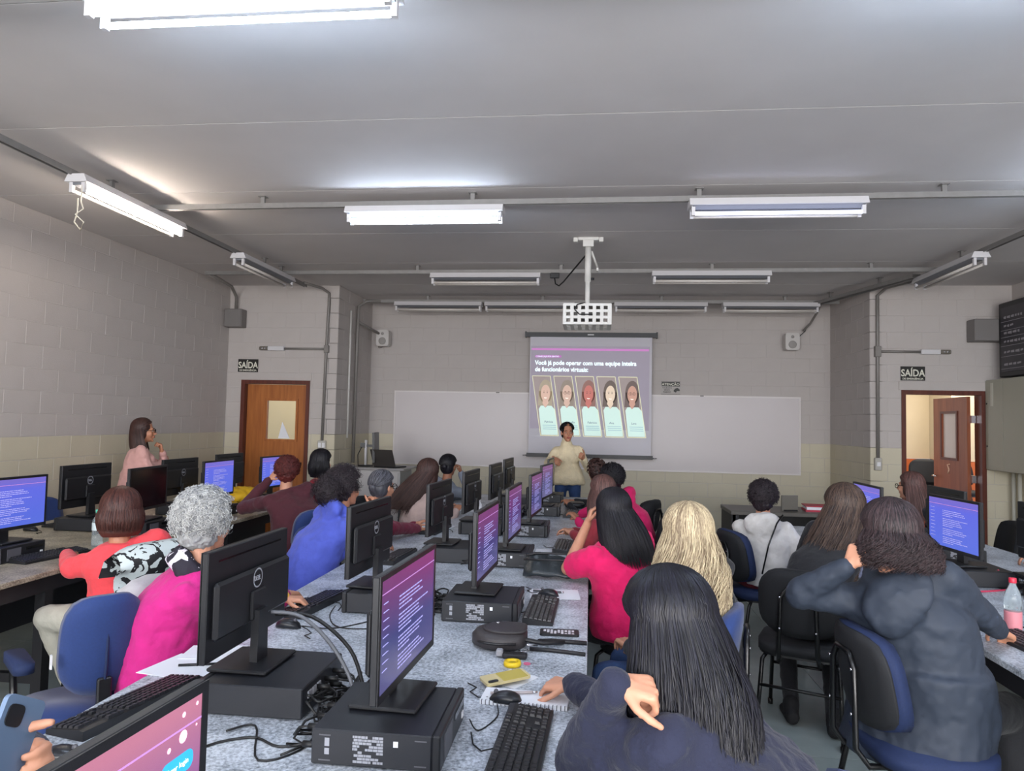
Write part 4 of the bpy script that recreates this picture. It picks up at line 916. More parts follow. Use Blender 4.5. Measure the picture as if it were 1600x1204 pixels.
def make_hair(parent, org, HC, M3, s, kind, L, mt, near, rg, drift=(0, 0, 0), vol=1.0, wave=0, part=0):
    """HC head centre, M3 head rotation (x right, y forward, z up), s scale"""
    def W(p): return HC+M3 @ (Vector(p)*s)
    X, Y, Z = (M3 @ Vector(v) for v in ((1, 0, 0), (0, 1, 0), (0, 0, 1)))
    mb = MB(); Ms = M3
    curly = kind in ('curly', 'curlylong')
    v = vol
    mb.ell(W((0, -.02, .034)), (.083*s*v, .096*s*v, .09*s*v), M3)
    mb.ell(W((0, -.045, -.01)), (.08*s*v, .075*s*v, .085*s*v), M3)
    dr = Vector(drift)
    if kind in ('bob', 'long', 'curlylong'):
        for sx in (-1, 1): mb.ell(W((sx*.062*v, -.03, -.03)), (.032*s*v, .06*s, .08*s), M3)
    if kind == 'bob':
        mb.loft([(W((0, -.035, .02)), .09*s*v, .075*s*v, X, Y), (W((0, -.04, -.05)), .1*s*v, .08*s*v, X, Y), (W((0, -.045, -L*.8)), .1*s*v, .075*s*v, X, Y), (W((0, -.045, -L)), .085*s*v, .06*s*v, X, Y)], 18)
    if kind in ('long', 'curlylong'):
        q = L-.08; gz = Vector((0, 0, -1)); b0 = W((0, -.05, -.06)); bk = -Y; bk.z = 0
        mb.loft([(W((0, -.04, .03)), .085*s*v, .07*s*v, X, Y), (b0, .095*s*v, .062*s*v, X, Y)]+[(b0+gz*q*t+bk*.05*t+dr*t, (.1+.035*math.sin(t*2.2))*s*v, (.055-.012*t)*s*v, X, Vector((Y.x, Y.y, 0)).normalized()) for t in (.25, .5, .75, .93, 1.0)], 20)
    if kind == 'bun': mb.ell(W((0, -.115, -.0)), (.035*s, .03*s, .035*s), M3)
    if kind == 'puff': mb.ell(W((-.01, -.135, -.005)), (.085*s, .075*s, .08*s), M3)
    dsp = [(.03, .03), (.012, .012)] if curly or kind == 'puff' else [(.02, .004)]
    hb = remesh(mb, 'hair', mt, .007 if near else .011, parent, org, 1, dsp)
    # strands
    n = {0: 360, 1: 900, 2: 1900}[near]; k = 14
    u = rg.random(n); phi = (rg.random(n)*2-1)*PI      # azimuth from the back (0) to the front (pi)
    keepf = np.abs(phi) < R(175)
    phi = phi[keepf]; n = len(phi)
    th0 = np.where(rg.random(n) < .45, R(3)+rg.random(n)*R(12), R(10)+rg.random(n)*R(62)); th0 = np.where(np.abs(phi) > R(125), np.minimum(th0, R(52)), th0)
    rx, ry, rz = .0905*v+.003, .1035*v+.004, .0965*v+.006
    def surf(th, ph):  # head-local
        x = rx*np.sin(th)*np.sin(ph); y = -.02-ry*np.sin(th)*np.cos(ph); z = .034+rz*np.cos(th)
        return np.stack([x, y, z], -1)
    hc = np.array(HC); Mn = np.array(M3)
    if kind in ('curly', 'puff') :
        n2 = n; th = np.arccos(1-rg.random(n2)*1.45); ph = (rg.random(n2)*2-1)*R(140)*np.clip(th, .3, 1)**-.2; ph = np.clip(ph, -PI, PI)
        base = surf(th, ph)
        front = (np.abs(ph) > R(110)) & (th > R(62)); base = base[~front]; n2 = len(base)
        if kind == 'puff':
            hlf = n2//2; dd = rg.normal(size=(hlf, 3)); dd /= np.linalg.norm(dd, axis=1, keepdims=True); base[:hlf] = np.array([-.01, -.135, -.005])+dd*np.array([.085, .075, .08])
        cen = np.array([0, -.02, .02]); nr = base-cen
        if kind == 'puff': nr[:hlf] = dd
        nr /= np.linalg.norm(nr, axis=1, keepdims=True)
        a = rg.normal(size=(n2, 3)); a -= nr*np.sum(a*nr, 1, keepdims=True); a /= np.linalg.norm(a, axis=1, keepdims=True); b = np.cross(nr, a)
        t = np.linspace(0, 1, k)[None, :, None]; fr = (1.5+rg.random(n2)*1.6)[:, None, None]*2*PI; am = (.006+rg.random(n2)*.008)[:, None, None]*(L/.03)**.5
        P = base[:, None]+nr[:, None]*(t*L*(.3+rg.random(n2)[:, None, None]))+(a[:, None]*np.sin(fr*t)+b[:, None]*(1-np.cos(fr*t)))*am
        P += a[:, None]*t*L*.8
        Nn = np.repeat(nr[:, None], k, 1)
        P = hc+(P*s) @ Mn.T; Nn = Nn @ Mn.T
        strands('hair_strands', P, Nn, {0: .009, 1: .0065, 2: .0045}[near], mt, hb, org, True)
        return hb
    Lh = {'short': .0, 'bun': 0, 'bob': L-.03, 'long': L, 'curlylong': L}[kind]*(.85+.3*rg.random(n))
    if kind in ('short', 'bun'):
        th1 = R(112)+0*phi
    else: th1 = R(92)+rg.random(n)*R(10)
    ks = 8 if Lh.max() > 0 else 14
    ts = np.linspace(0, 1, ks)[None]
    th = th0[:, None]+(th1-th0)[:, None]*ts
    ph = np.repeat(phi[:, None], ks, 1)
    tgt = np.clip(ph, -R(88), R(88)); ph = ph+(tgt-ph)*np.clip(ts*1.3, 0, 1)
    if kind == 'bun':  # swept back to the knot
        ph = phi[:, None]*(1-.75*ts)
        th = th0[:, None]+(R(100)-th0)[:, None]*ts
    P = surf(th, ph+.05*np.sin(ts*5+rg.random((n, 1))*6.3)); P = np.array([0, -.02, .034])+(P-np.array([0, -.02, .034]))*(1+(rg.random(n)*.07-.015)[:, None, None]*np.clip(ts*3, .4, 1)[:, :, None]); Nn = P-np.array([0, -.02, .03]); Nn /= np.linalg.norm(Nn, axis=2, keepdims=True)
    P = hc+(P*s) @ Mn.T; Nn = Nn @ Mn.T
    if Lh.max() > 0:
        kd = k-ks+6; last = P[:, -1]; nl = Nn[:, -1].copy(); nl[:, 2] = 0; nl /= np.linalg.norm(nl, axis=1, keepdims=True)+1e-9
        t = np.linspace(0, 1, kd+1)[1:][None, :, None]; fn = np.array(Vector((Y.x, Y.y, 0)).normalized())
        D = last[:, None]+np.array([0, 0, -1.])*t*Lh[:, None, None]*s+nl[:, None]*(.012*t+.03*vol*np.sin(t*2.4)*(1 if kind != 'bob' else .3))*s-fn*.045*t*(0 if kind == 'bob' else 1)+np.array(dr)*t
        wv = wave+(.012 if kind == 'curlylong' else 0)
        if wv:
            fq = (1.2+rg.random(n)*1.2+(1.6 if kind == 'curlylong' else 0))[:, None, None]*2*PI; p0 = (rg.random(n)*6.28)[:, None, None]
            lt = np.cross(nl, [0, 0, 1.])[:, None]; D = D+(lt*np.sin(fq*t+p0)+nl[:, None]*np.cos(fq*t+p0))*wv*np.minimum(1, t*2)
        if kind == 'bob': D = D-nl[:, None]*.03*np.clip(t-.55, 0, 1)*s
        P = np.concatenate([P, D], 1); Nn = np.concatenate([Nn, np.repeat(nl[:, None], kd, 1)], 1)
    strands('hair_strands', P, Nn, {0: .011, 1: .008, 2: .0056}[near], mt, hb, org, True)
    return hb
def person(label, pel, head, hp, ht, hh, skin=skin_b, top=None, trou=None, hair=None, arms=None, near=0, g=1.0, s=.95, pitch=0, roll=0, cat='person', sleeve='long', face=False, hood=False, coat=None, glasses=False, neckroll=False, stand=False, legs=True, shoe=blkcloth, collar=None, cuff=None, knees=None, topdisp=.014, scarf=None, earring=False):
    """pel: pelvis xy(z); head: crown of the head xyz; hp/ht/hh headings of hips, chest, head (0 = +Y, 90 = -X)"""
    rg = np.random.default_rng(abs(hash(label)) % 1000 if False else sum(map(ord, label)))
    pz = pel[2] if len(pel) > 2 else .55
    org = Vector((pel[0], pel[1], 0)); PL = Vector((pel[0], pel[1], pz))
    root = thing('person', label, cat, org)
    Fh, Rh = face_dir(hh), right_dir(hh)
    M3 = Matrix.Rotation(R(hh), 3, 'Z') @ Matrix.Rotation(R(pitch), 3, 'X') @ Matrix.Rotation(R(roll), 3, 'Y')
    HC = Vector(head)-M3 @ Vector((0, -.005, .124))*s
    NB = HC+M3 @ Vector((0, -.035, -.1))*s+Vector((0, 0, -.055))*s   # base of the neck
    Ft, Rt = face_dir(ht), right_dir(ht); Fp, Rp = face_dir(hp), right_dir(hp)
    SPv = NB-PL
    ctrl = PL+Vector((0, 0, 1))*SPv.length*.5-Ft*.03+SPv*.0
    def spine(t): return PL*(1-t)**2+ctrl*2*t*(1-t)+NB*t*t
    upv = (NB-ctrl).normalized(); Rt2 = (Rt-upv*Rt.dot(upv)).normalized(); Ft2 = upv.cross(Rt2)
    shs = {1: NB+Rt2*.152*s*g**.4-upv*.068*s, -1: NB-Rt2*.152*s*g**.4-upv*.068*s}
    vx = {0: .0085, 1: .007, 2: .0055}[near]
    b = MB()
    def Wd(p): return HC+M3 @ (Vector(p)*s)
    b.ell(Wd((0, -.012, .032)), (.072*s, .09*s, .086*s), M3)
    b.ell(Wd((0, .03, -.028)), (.058*s, .06*s, .082*s), M3)
    b.ell(Wd((0, .045, -.08)), (.042*s, .04*s, .034*s), M3)
    b.ell(Wd((0, .078, -.1)), (.018*s, .014*s, .014*s), M3, 10, 7)
    b.capsule(Wd((0, .085, .012)), Wd((0, .108, -.03)), .008*s, .0125*s, 8)
    b.capsule(Wd((-.03, .079, .022)), Wd((.03, .079, .022)), .009*s, .009*s, 8)
    b.ell(Wd((0, .087, -.062)), (.022*s, .012*s, .011*s), M3, 10, 7)
    for sx in (-1, 1):
        b.ell(Wd((sx*.074, -.005, -.012)), (.009*s, .018*s, .03*s), M3, 10, 7); b.ell(Wd((sx*.036, .06, -.035)), (.022*s, .024*s, .025*s), M3, 10, 7)
    b.capsule(Wd((0, -.02, -.05)), NB, .05*s, .055*s, 14)
    # trunk under the clothes
    gg = g
    secs = [(PL-Vector((0, 0, .06)), .13*gg, .10*gg), (spine(.12), .14*gg, .105*gg), (spine(.4), .115*gg, .09*gg), (spine(.7), .125*gg, .088*gg), (spine(.88), .12*gg**.5, .07), (spine(.97), .06, .05)]
    def axis(t): return ((Rp*(1-t)+Rt*t).normalized(), (Fp*(1-t)+Ft*t).normalized())
    b.loft([(c, a_*s, b_*s, *axis(min(1, i/4))) for i, (c, a_, b_) in enumerate(secs)], 16)
    tp = MB(); tts = [(PL+Vector((0, 0, -.05)), .185, .145), (spine(.1), .19, .15), (spine(.3), .168, .135), (spine(.5), .165, .128), (spine(.7), .172, .122), (spine(.86), .158, .095), (spine(.95), .1, .075), (spine(.985)+Vector((0, 0, .0)), .064, .06)]
    tp.loft([(c, a_*s*gg**(1 if i < 5 else .5), b_*s*gg**(1 if i < 5 else .4), *axis(min(1, i/5))) for i, (c, a_, b_) in enumerate(tts)], 22, 2.2)
    if True:   # bust
        for sx in (-1, 1): tp.ell(spine(.66)+Ft2*.085*s*gg+Rt2*sx*.07*s, (.07*s, .06*s, .065*s))
    skinparts = []
    cf = MB()
    for sd in (-1, 1):
        A = (arms or {}).get(sd, {}); sh = shs[sd]
        wr = Vector(A['w']) if 'w' in A else PL+Fp*.3+Rp*sd*.1+Vector((0, 0, .1))
        pole = Vector(A.get('p', Rt2*sd*.5-Vector((0, 0, 1))*1-Ft2*.3))
        el, wr = ik(sh, wr, .29*s, .25*s, pole)
        if 'e' in A: el = Vector(A['e']); wr = Vector(A['w'])
        fd = (wr-el).normalized(); hd_ = Vector(A.get('d', fd)); pn = Vector(A.get('n', (0, 0, -1)))
        b.capsule(sh, el, .045*s*gg**.5, .038*s*gg**.5, 12); b.capsule(el, wr, .037*s*gg**.5, .025*s, 12)
        hand(b, wr, hd_, pn, A.get('t', sd), A.get('c', .45), s*.98)
        q = gg**.6
        tp.capsule(NB-upv*.045*s, sh-Rt2*sd*.02-upv*.008, .05*s, .056*s*q, 14); tp.capsule(sh-Rt2*sd*.05-upv*.04, sh+(el-sh)*.3, .056*s*q, .06*s*q, 14)
        if sleeve == 'long':
            tp.capsule(sh, el, .058*s*q, .05*s*q, 14); tp.capsule(el, wr-fd*.012, .053*s*q, .038*s*q**.4, 14)
            if cuff: cf.capsule(wr-fd*.14, wr-fd*.01, .047*s*q**.5, .04*s, 14)
        elif sleeve == 'short': tp.capsule(sh, sh+(el-sh)*.72, .065*s*q, .063*s*q, 14)
    tm = top or blkcloth
    tz = .011 if near < 2 else .009
    remesh(b, 'body', skin, vx, root, org, 2, dec=.6)
    if hood:
        hb_ = NB-Ft2*.085+Vector((0, 0, .0)); rl = MB()
        tp.loft([(hb_+Vector((0, 0, .04)), .1*s, .05*s, Rt2, Ft2), (hb_-Ft2*.02+Vector((0, 0, -.0)), .135*s, .06*s, Rt2, Ft2), (hb_-Ft2*.03+Vector((0, 0, -.06)), .135*s, .058*s, Rt2, Ft2), (hb_-Ft2*.03+Vector((0, 0, -.12)), .095*s, .045*s, Rt2, Ft2), (hb_-Ft2*.015+Vector((0, 0, -.175)), .035*s, .025*s, Rt2, Ft2)], 18)
        for k in range(9):
            a, a2 = R(-130+k*29), R(-130+(k+1)*29)
            pa = NB+(-Ft2*math.cos(a)*.1+Rt2*math.sin(a)*.095)*s+Vector((0, 0, .03-.02*abs(math.sin(a))))
            pb = NB+(-Ft2*math.cos(a2)*.1+Rt2*math.sin(a2)*.095)*s+Vector((0, 0, .03-.02*abs(math.sin(a2))))
            tp.capsule(pa, pb, .03*s, .03*s, 10)
    if collar or neckroll:
        for k in range(12):
            a, a2 = R(k*30), R(k*30+30)
            (tp).capsule(NB+(Ft2*math.cos(a)+Rt2*math.sin(a))*.055*s+upv*.02, NB+(Ft2*math.cos(a2)+Rt2*math.sin(a2))*.055*s+upv*.02, .022*s, .022*s, 8)
        if neckroll: tp.capsule(NB-upv*.01, NB+upv*.055, .066*s, .058*s, 14)
    if coat is not None:   # long coat: skirt from the waist to height `coat`
        bot = Vector((PL.x, PL.y, coat))-Fp*.06; mid = PL*.5+bot*.5
        tp.loft([(spine(.35), .185*gg*s, .15*gg*s, Rp, Fp), (PL+Vector((0, 0, .02)), .22*gg**.6*s, .18*gg**.6*s, Rp, Fp), (mid, .235*gg**.5*s, .19*gg**.5*s, Rp, Fp), (bot, .24*gg**.5*s, .19*gg**.5*s, Rp, Fp)], 22, 2.3)
    tn = 'coat' if coat is not None else 'top'
    to = remesh(tp, tn, tm, tz, root, org, 22 if coat is not None else 10, [(.11, topdisp*1.6), (.04, topdisp*.6)], dec=.7)
    if cuff: remesh(cf, 'cuff', cuff, .01, root, org, 1)
    if scarf:
        sc = MB()
        for rr, zz, th_ in ((.078, .005, .032), (.085, -.03, .034)):
            for k in range(12):
                a, a2 = R(k*30), R(k*30+30); ff = lambda q_: NB+(Ft2*math.cos(q_)*1.1+Rt2*math.sin(q_))*rr*s+upv*(zz+.012*math.sin(3*q_))
                sc.capsule(ff(a), ff(a2), th_*s, th_*s, 8)
        remesh(sc, 'scarf', scarf, .009, root, org, 1, [(.03, .01)])
    # legs
    if legs:
        tr = MB(); sh_ = MB(); kn = {}; ank = {}
        for sd in (-1, 1):
            hip = PL+Rp*sd*.085*s-Vector((0, 0, .02))
            if stand: k_ = Vector((hip.x, hip.y, .5))+Fp*.03+Rp*sd*.015; a_ = Vector((hip.x, hip.y, .09))+Rp*sd*.02
            elif knees and sd in knees: k_, a_ = Vector(knees[sd][0]), Vector(knees[sd][1])
            else: k_ = Vector((hip.x, hip.y, .51))+Fp*.42*s+Rp*sd*.04; a_ = Vector((k_.x, k_.y, .09))+Fp*.02
            tr.capsule(hip, k_, .088*s*gg**.6, .064*s*gg**.4, 14); tr.capsule(k_, a_, .06*s*gg**.4, .045*s, 14)
            ff = (k_-hip); ff.z = 0; ff = Fp if ff.length < .1 else ff.normalized()
            fr_ = Vector((ff.y, -ff.x, 0)); ft0 = Vector((a_.x, a_.y, .045))
            m = MB(); m.loft([(ft0-ff*.07+Vector((0, 0, .01)), .03, .03, fr_, Vector((0, 0, 1))), (ft0-ff*.04, .038, .045, fr_, Vector((0, 0, 1))), (ft0+ff*.04, .042, .04, fr_, Vector((0, 0, 1))), (ft0+ff*.12-Vector((0, 0, .008)), .045, .03, fr_, Vector((0, 0, 1))), (ft0+ff*.17-Vector((0, 0, .016)), .03, .02, fr_, Vector((0, 0, 1)))], 12); m.capsule((a_.x, a_.y, .06), (a_.x, a_.y, .11), .04, .046, 10)
            remesh(m, 'shoe', shoe, .012, root, org, 1)
        tr.ell(PL, (.17*s*gg, .14*s*gg, .12*s))
        remesh(tr, 'trousers', trou or blkcloth, .014, root, org, 2, [(.07, .012)])
    # head dressing
    if hair:
        kind, L, hm = hair[:3]; kw = hair[3] if len(hair) > 3 else {}
        make_hair(root, org, HC, M3, s, kind, L, hm, near, rg, **kw)
    if face:
        m = MB(); m2 = MB(); m3 = MB(); m4 = MB()
        for sx in (-1, 1):
            m.ell(Wd((sx*.03, .0805, -.002))-org, (.0125*s, .008*s, .0065*s), M3, 10, 7); m2.ell(Wd((sx*.03, .0875, -.002))-org, (.0055*s, .003*s, .0055*s), M3, 8, 6)
            m3.tube([Wd((sx*.014, .091, .021))-org, Wd((sx*.03, .091, .026))-org, Wd((sx*.047, .083, .019))-org], .003*s, 6)
        m4.ell(Wd((0, .096, -.057))-org, (.021*s, .006*s, .0045*s), M3, 10, 6); m4.ell(Wd((0, .096, -.066))-org, (.018*s, .006*s, .0055*s), M3, 10, 6)
        m.build('eyes', mat('eye_white', (170, 158, 150), .5), root); m2.build('irises', mat('iris', (50, 32, 24), .3), root)
        m3.build('eyebrows', mat('brow', (44, 30, 26), .8), root); m4.build('lips', mat('lips', (166, 82, 78), .5), root)
    if glasses:
        m = MB()
        for sx in (-1, 1):
            m.tube([Wd((sx*.033+.024*math.cos(R(a)), .102, -.002+.02*math.sin(R(a))))-org for a in range(0, 361, 30)], .0028, 6, False)
            m.cyl(Wd((sx*.057, .1, .006))-org, Wd((sx*.08, .0, .004))-org, .0028, 6)
        m.cyl(Wd((-.01, .103, .002))-org, Wd((.01, .103, .002))-org, .0025, 6)
        m.build('glasses', blkg, root)
    if earring: MB().ell(Wd((-.079, -.004, -.045))-org, (.006, .006, .006)).build('earring', chrome, root)
    return root

H_black = hairmat('hair_black', (12, 10, 13), (30, 28, 36)); H_navy = hairmat('hair_blue_black', (9, 8, 12), (26, 26, 38), .32)
H_brown = hairmat('hair_brown', (40, 26, 24), (82, 56, 50)); H_red = hairmat('hair_dark_red', (62, 24, 26), (108, 48, 44))
H_long = hairmat('hair_long_brown', (36, 28, 28), (98, 78, 66)); H_grey = hairmat('hair_grey', (112, 114, 118), (206, 206, 202), .5)
H_blond = hairmat('hair_blond', (116, 98, 78), (216, 198, 162), .42); H_bob = hairmat('hair_bob_brown', (46, 24, 22), (84, 48, 40)); H_strt = hairmat('hair_straight_brown', (60, 40, 38), (112, 80, 74))
H_curl = hairmat('hair_curl_dark', (22, 16, 19), (74, 58, 60)); H_dark = hairmat('hair_dark', (22, 18, 22), (56, 46, 52))
def cloth(name, c, var=.08, bump=.35, bs=22, rough=.85, sheen=.1): return mat('cloth_'+name, c, rough, var=var, scale=14, bump=bump, bscale=bs, sheen=sheen)
coral = cloth('coral', (226, 68, 76)); magenta = cloth('magenta', (196, 26, 124)); bluec = cloth('blue', (78, 92, 190)); maroon = cloth('maroon', (74, 26, 38)); wine = cloth('wine', (112, 24, 52)); redc = cloth('red', (140, 34, 46))
beige = cloth('beige', (190, 166, 158)); greyh = cloth('grey', (124, 130, 142)); cream = cloth('cream', (222, 206, 172), bump=.5, bs=60); pinkc = cloth('pink', (226, 14, 96)); pink2 = cloth('pink_far', (210, 20, 96))
blackc = cloth('black', (30, 31, 36)); navyc = cloth('navy', (26, 30, 54), bump=.6, bs=26); puff = cloth('puffer', (206, 202, 198), bump=.3, bs=20); rainc = cloth('raincoat', (44, 52, 66), var=.02, bump=.16, bs=8, rough=.68, sheen=0); coatp = cloth('coat_pink', (206, 158, 152), bump=.5, bs=14)
ltrou = cloth('light_trousers', (186, 182, 168)); yell = cloth('yellow', (226, 174, 60)); scarfm = mat('scarf_print', (40, 34, 48), .8)
def vor(m_, c0, c1, sc, pos=.5):
    nt = m_.node_tree; b = nt.nodes['Principled BSDF']; tc = nt.nodes.new('ShaderNodeTexCoord'); n = nt.nodes.new('ShaderNodeTexNoise'); n.inputs['Scale'].default_value = sc; n.inputs['Detail'].default_value = 3; n.inputs['Distortion'].default_value = 1.2
    r_ = nt.nodes.new('ShaderNodeValToRGB'); r_.color_ramp.interpolation = 'CONSTANT'; r_.color_ramp.elements[0].position = 0; r_.color_ramp.elements[1].position = pos
    r_.color_ramp.elements[0].color = (*lin(c0), 1); r_.color_ramp.elements[1].color = (*lin(c1), 1)
    nt.links.new(tc.outputs['Object'], n.inputs[0]); nt.links.new(n.outputs[0], r_.inputs[0]); nt.links.new(r_.outputs[0], b.inputs['Base Color']); return m_
vor(scarfm, (34, 30, 44), (214, 208, 220), 11, .56)

person('woman with blue black hair in a navy coat resting her chin on her fist, foreground', (.42, 1.52), (.17, 1.72, 1.27), 68, 58, 30, skin_a, navyc, denim, ('long', .33, H_navy, dict(vol=1.12, wave=.006, drift=(.03, -.03, 0))), near=2, g=1.3, pitch=-12, hood=False, collar=True, topdisp=.02,
       arms={-1: dict(w=(.06, 1.5, 1.09), e=(-.014, 1.66, .86), d=(.92, .06, -.12), n=(-.1, .35, -1), c=1.0), 1: dict(w=(-.05, 2.26, .805), e=(.13, 2.03, .82), d=(-.85, .45, -.1), n=(.1, .15, -1), c=.6)})
person('woman with curly dark hair in a long dark blue raincoat, seated on the right', (1.29, 2.98), (1.15, 2.92, 1.335), -55, -14, 10, skin_a, rainc, blackc, ('curlylong', .12, H_curl, dict(vol=1.14)), near=2, g=1.42, hood=True, coat=.38, topdisp=.014, earring=True, collar=True,
       arms={-1: dict(w=(.985, 2.86, 1.10), e=(.84, 2.98, .96), d=(.35, -.1, .85), n=(.6, .4, .1), c=.8), 1: dict(w=(1.68, 3.15, .80), p=(.4, -.3, -1))})
MB().prism([(-.05, 0), (.05, 0), (.07, .06), (-.06, .055)], 'y', -.02, .0).build('shirt_collar', mat('cloth_hotpink', (226, 20, 150), .8), COL.objects['person.001'], (-.1, -.085, 1.055), R(-25), label='hot pink shirt collar')
person('blonde woman with long wavy hair and a black top', (.5, 3.2), (.42, 3.17, 1.265), 70, 30, 12, skin_a, blackc, denim, ('long', .33, H_blond, dict(vol=1.18, wave=.02)), near=2, g=1.15, arms={})
person('woman with straight black hair in a bright pink T-shirt, arm raised to her face', (.22, 3.95), (.13, 4.0, 1.255), 60, 30, 12, skin_a, pinkc, blackc, ('long', .27, H_black, dict(vol=1.05, drift=(.08, 0, 0))), near=2, g=1.35, sleeve='short',
       arms={-1: dict(w=(-.01, 4.12, 1.05), e=(-.11, 3.98, .82), d=(.25, .1, .9), n=(1, .1, 0), c=.5), 1: dict(w=(.1, 4.35, .8))})
person('woman with reddish brown straight hair, partly hidden behind the pink T-shirt', (.28, 5.15), (.09, 5.25, 1.24), 70, 35, 20, skin_a, redc, blackc, ('long', .2, H_strt), near=1, g=1.05, arms={-1: dict(w=(-.12, 5.1, .84), e=(0.0, 4.95, .8), d=(-.3, .8, .2)), 1: dict(w=(-.12, 5.45, .8))})
person('person with short black hair in a pink top, farther along the centre table', (.38, 6.2), (.19, 6.25, 1.255), 60, 25, 10, skin_b, pink2, blackc, ('curly', .014, H_black, dict(vol=1.12)), near=1, g=1.3, arms={-1: dict(w=(-.1, 6.1, .8)), 1: dict(w=(-.08, 6.5, .8))})
person('farthest person with dark hair on the right of the centre table', (.3, 7.25), (.06, 7.3, 1.25), 65, 40, 20, skin_b, blackc, blackc, ('curly', .008, H_brown, dict(vol=1.04)), near=0, arms={-1: dict(w=(-.2, 7.2, .8)), 1: dict(w=(-.15, 7.55, .8))})
person('woman in a white puffer jacket with short dark wavy hair and glasses', (1.25, 5.38), (1.26, 5.4, 1.215), -60, -15, -18, skin_a, puff, redc, ('curly', .02, H_dark, dict(vol=1.02)), near=1, g=1.25, hood=True, glasses=True, topdisp=.02, arms={-1: dict(w=(1.5, 5.8, .8)), 1: dict(w=(1.65, 5.4, .8))})
person('woman with very long dark brown hair in the right aisle', (1.24, 4.2), (1.5, 4.45, 1.27), -30, -20, 5, skin_b, blackc, blackc, ('long', .5, H_long, dict(vol=1.22, wave=.012, drift=(-.16, -.02, 0))), near=2, g=1.15, arms={-1: dict(w=(1.5, 4.75, .82)), 1: dict(w=(1.8, 4.5, .8))},
       knees={1: ((1.42, 4.5, .5), (1.3, 4.0, .1)), -1: ((1.2, 4.6, .5), (1.12, 4.15, .1))})
person('woman with straight brown hair and dark glasses beyond the right table', (3.12, 6.5), (2.74, 6.5, 1.255), 85, 60, 38, skin_a, blackc, blackc, ('long', .3, H_strt), near=1, glasses=True, arms={-1: dict(w=(2.7, 6.25, .8)), 1: dict(w=(2.6, 6.7, .8))})
person('person in dark clothes at the right frame edge, only an arm showing', (3.35, 4.7), (3.3, 4.75, 1.3), 85, 80, 40, skin_a, blackc, blackc, ('short', 0, H_black), near=0, arms={-1: dict(w=(2.86, 4.55, .8)), 1: dict(w=(2.9, 5.05, .82))})
person('woman with a brown bob in a coral red top, seated at the left table', (-2.42, 3.62), (-2.47, 3.55, 1.215), 72, 32, 42, skin_b, coral, ltrou, ('bob', .125, H_bob, dict(vol=1.08)), near=2, g=1.3, arms={-1: dict(w=(-3.0, 3.85, .8), e=(-2.67, 3.48, .81), d=(-.3, .9, -.1)), 1: dict(w=(-2.6, 4.1, .8), e=(-2.27, 3.9, .7))},
       knees={-1: ((-2.88, 3.58, .52), (-2.82, 3.72, .1)), 1: ((-2.8, 3.9, .52), (-2.85, 4.0, .1))}, shoe=mat('shoe_dark', (40, 36, 36), .6))
person('woman with curly grey hair in a magenta top and printed scarf', (-1.72, 2.82), (-1.58, 2.82, 1.285), -80, -50, -20, skin_a, magenta, blackc, ('curly', .022, H_grey, dict(vol=1.16)), near=2, g=1.3, scarf=scarfm, cuff=yell,
       arms={-1: dict(w=(-1.36, 3.12, .8)), 1: dict(w=(-1.42, 3.24, .79), e=(-1.38, 2.92, .79), d=(.35, .9, -.1), n=(0, 0, -1), c=.35)})
person('woman in a blue hoodie with dark curly hair tied in a puff', (-1.68, 4.2), (-1.52, 4.33, 1.3), -60, -35, -25, skin_b, bluec, denim, ('puff', .03, H_dark), near=2, g=1.25, hood=True, arms={-1: dict(w=(-1.4, 4.62, .8)), 1: dict(w=(-1.345, 4.42, 1.04), e=(-1.36, 4.34, .82), d=(-.1, .2, .9), n=(-.8, .3, 0), c=1.0)})
person('woman in maroon with slicked back greying hair and glasses', (-1.62, 5.25), (-1.56, 5.28, 1.225), -75, -50, -28, skin_a, wine, blackc, ('bun', 0, hairmat('hair_greying', (30, 28, 34), (104, 104, 112), .3)), near=1, g=1.1, glasses=True, arms={-1: dict(w=(-1.35, 5.5, .8)), 1: dict(w=(-1.3, 5.36, .79), e=(-1.42, 5.0, .84), d=(.3, .7, -.1))})
person('long haired woman in a beige jumper on the left of the centre table', (-1.55, 6.35), (-1.47, 6.42, 1.25), -65, -30, -5, skin_b, beige, blackc, ('long', .34, H_brown, dict(vol=1.1, drift=(-.22, -.05, 0))), near=1, g=1.2, arms={-1: dict(w=(-1.35, 6.7, .8)), 1: dict(w=(-1.2, 6.4, .8))})
person('person in a grey hoodie with tied black hair leaning on one hand', (-1.62, 7.45), (-1.5, 7.5, 1.25), -60, -30, -15, skin_c, greyh, blackc, ('bun', 0, H_black), near=1, g=1.1, arms={-1: dict(w=(-1.35, 7.8, .8)), 1: dict(w=(-1.38, 7.58, 1.06), e=(-1.24, 7.5, .82), d=(-.2, 0, .9), n=(-1, 0, 0), c=.8)})
person('woman with short dark red hair in a maroon blazer, fist at her chin', (-2.38, 5.72), (-2.56, 5.84, 1.27), 60, 25, 10, skin_a, maroon, blackc, ('curly', .018, H_red, dict(vol=1.02)), near=1, g=1.35, arms={-1: dict(w=(-2.78, 5.98, 1.07), e=(-2.92, 5.8, .84), d=(.5, .1, .6), n=(.5, .5, 0), c=1.1), 1: dict(w=(-2.7, 6.2, .8))})
person('woman with a black bob and red top beside the closed door', (-2.45, 6.75), (-2.6, 6.72, 1.3), 60, 0, -20, skin_a, redc, blackc, ('bob', .15, H_black, dict(vol=1.06)), near=1, g=1.1, arms={-1: dict(w=(-2.8, 7.1, .8)), 1: dict(w=(-2.6, 7.15, .8))})
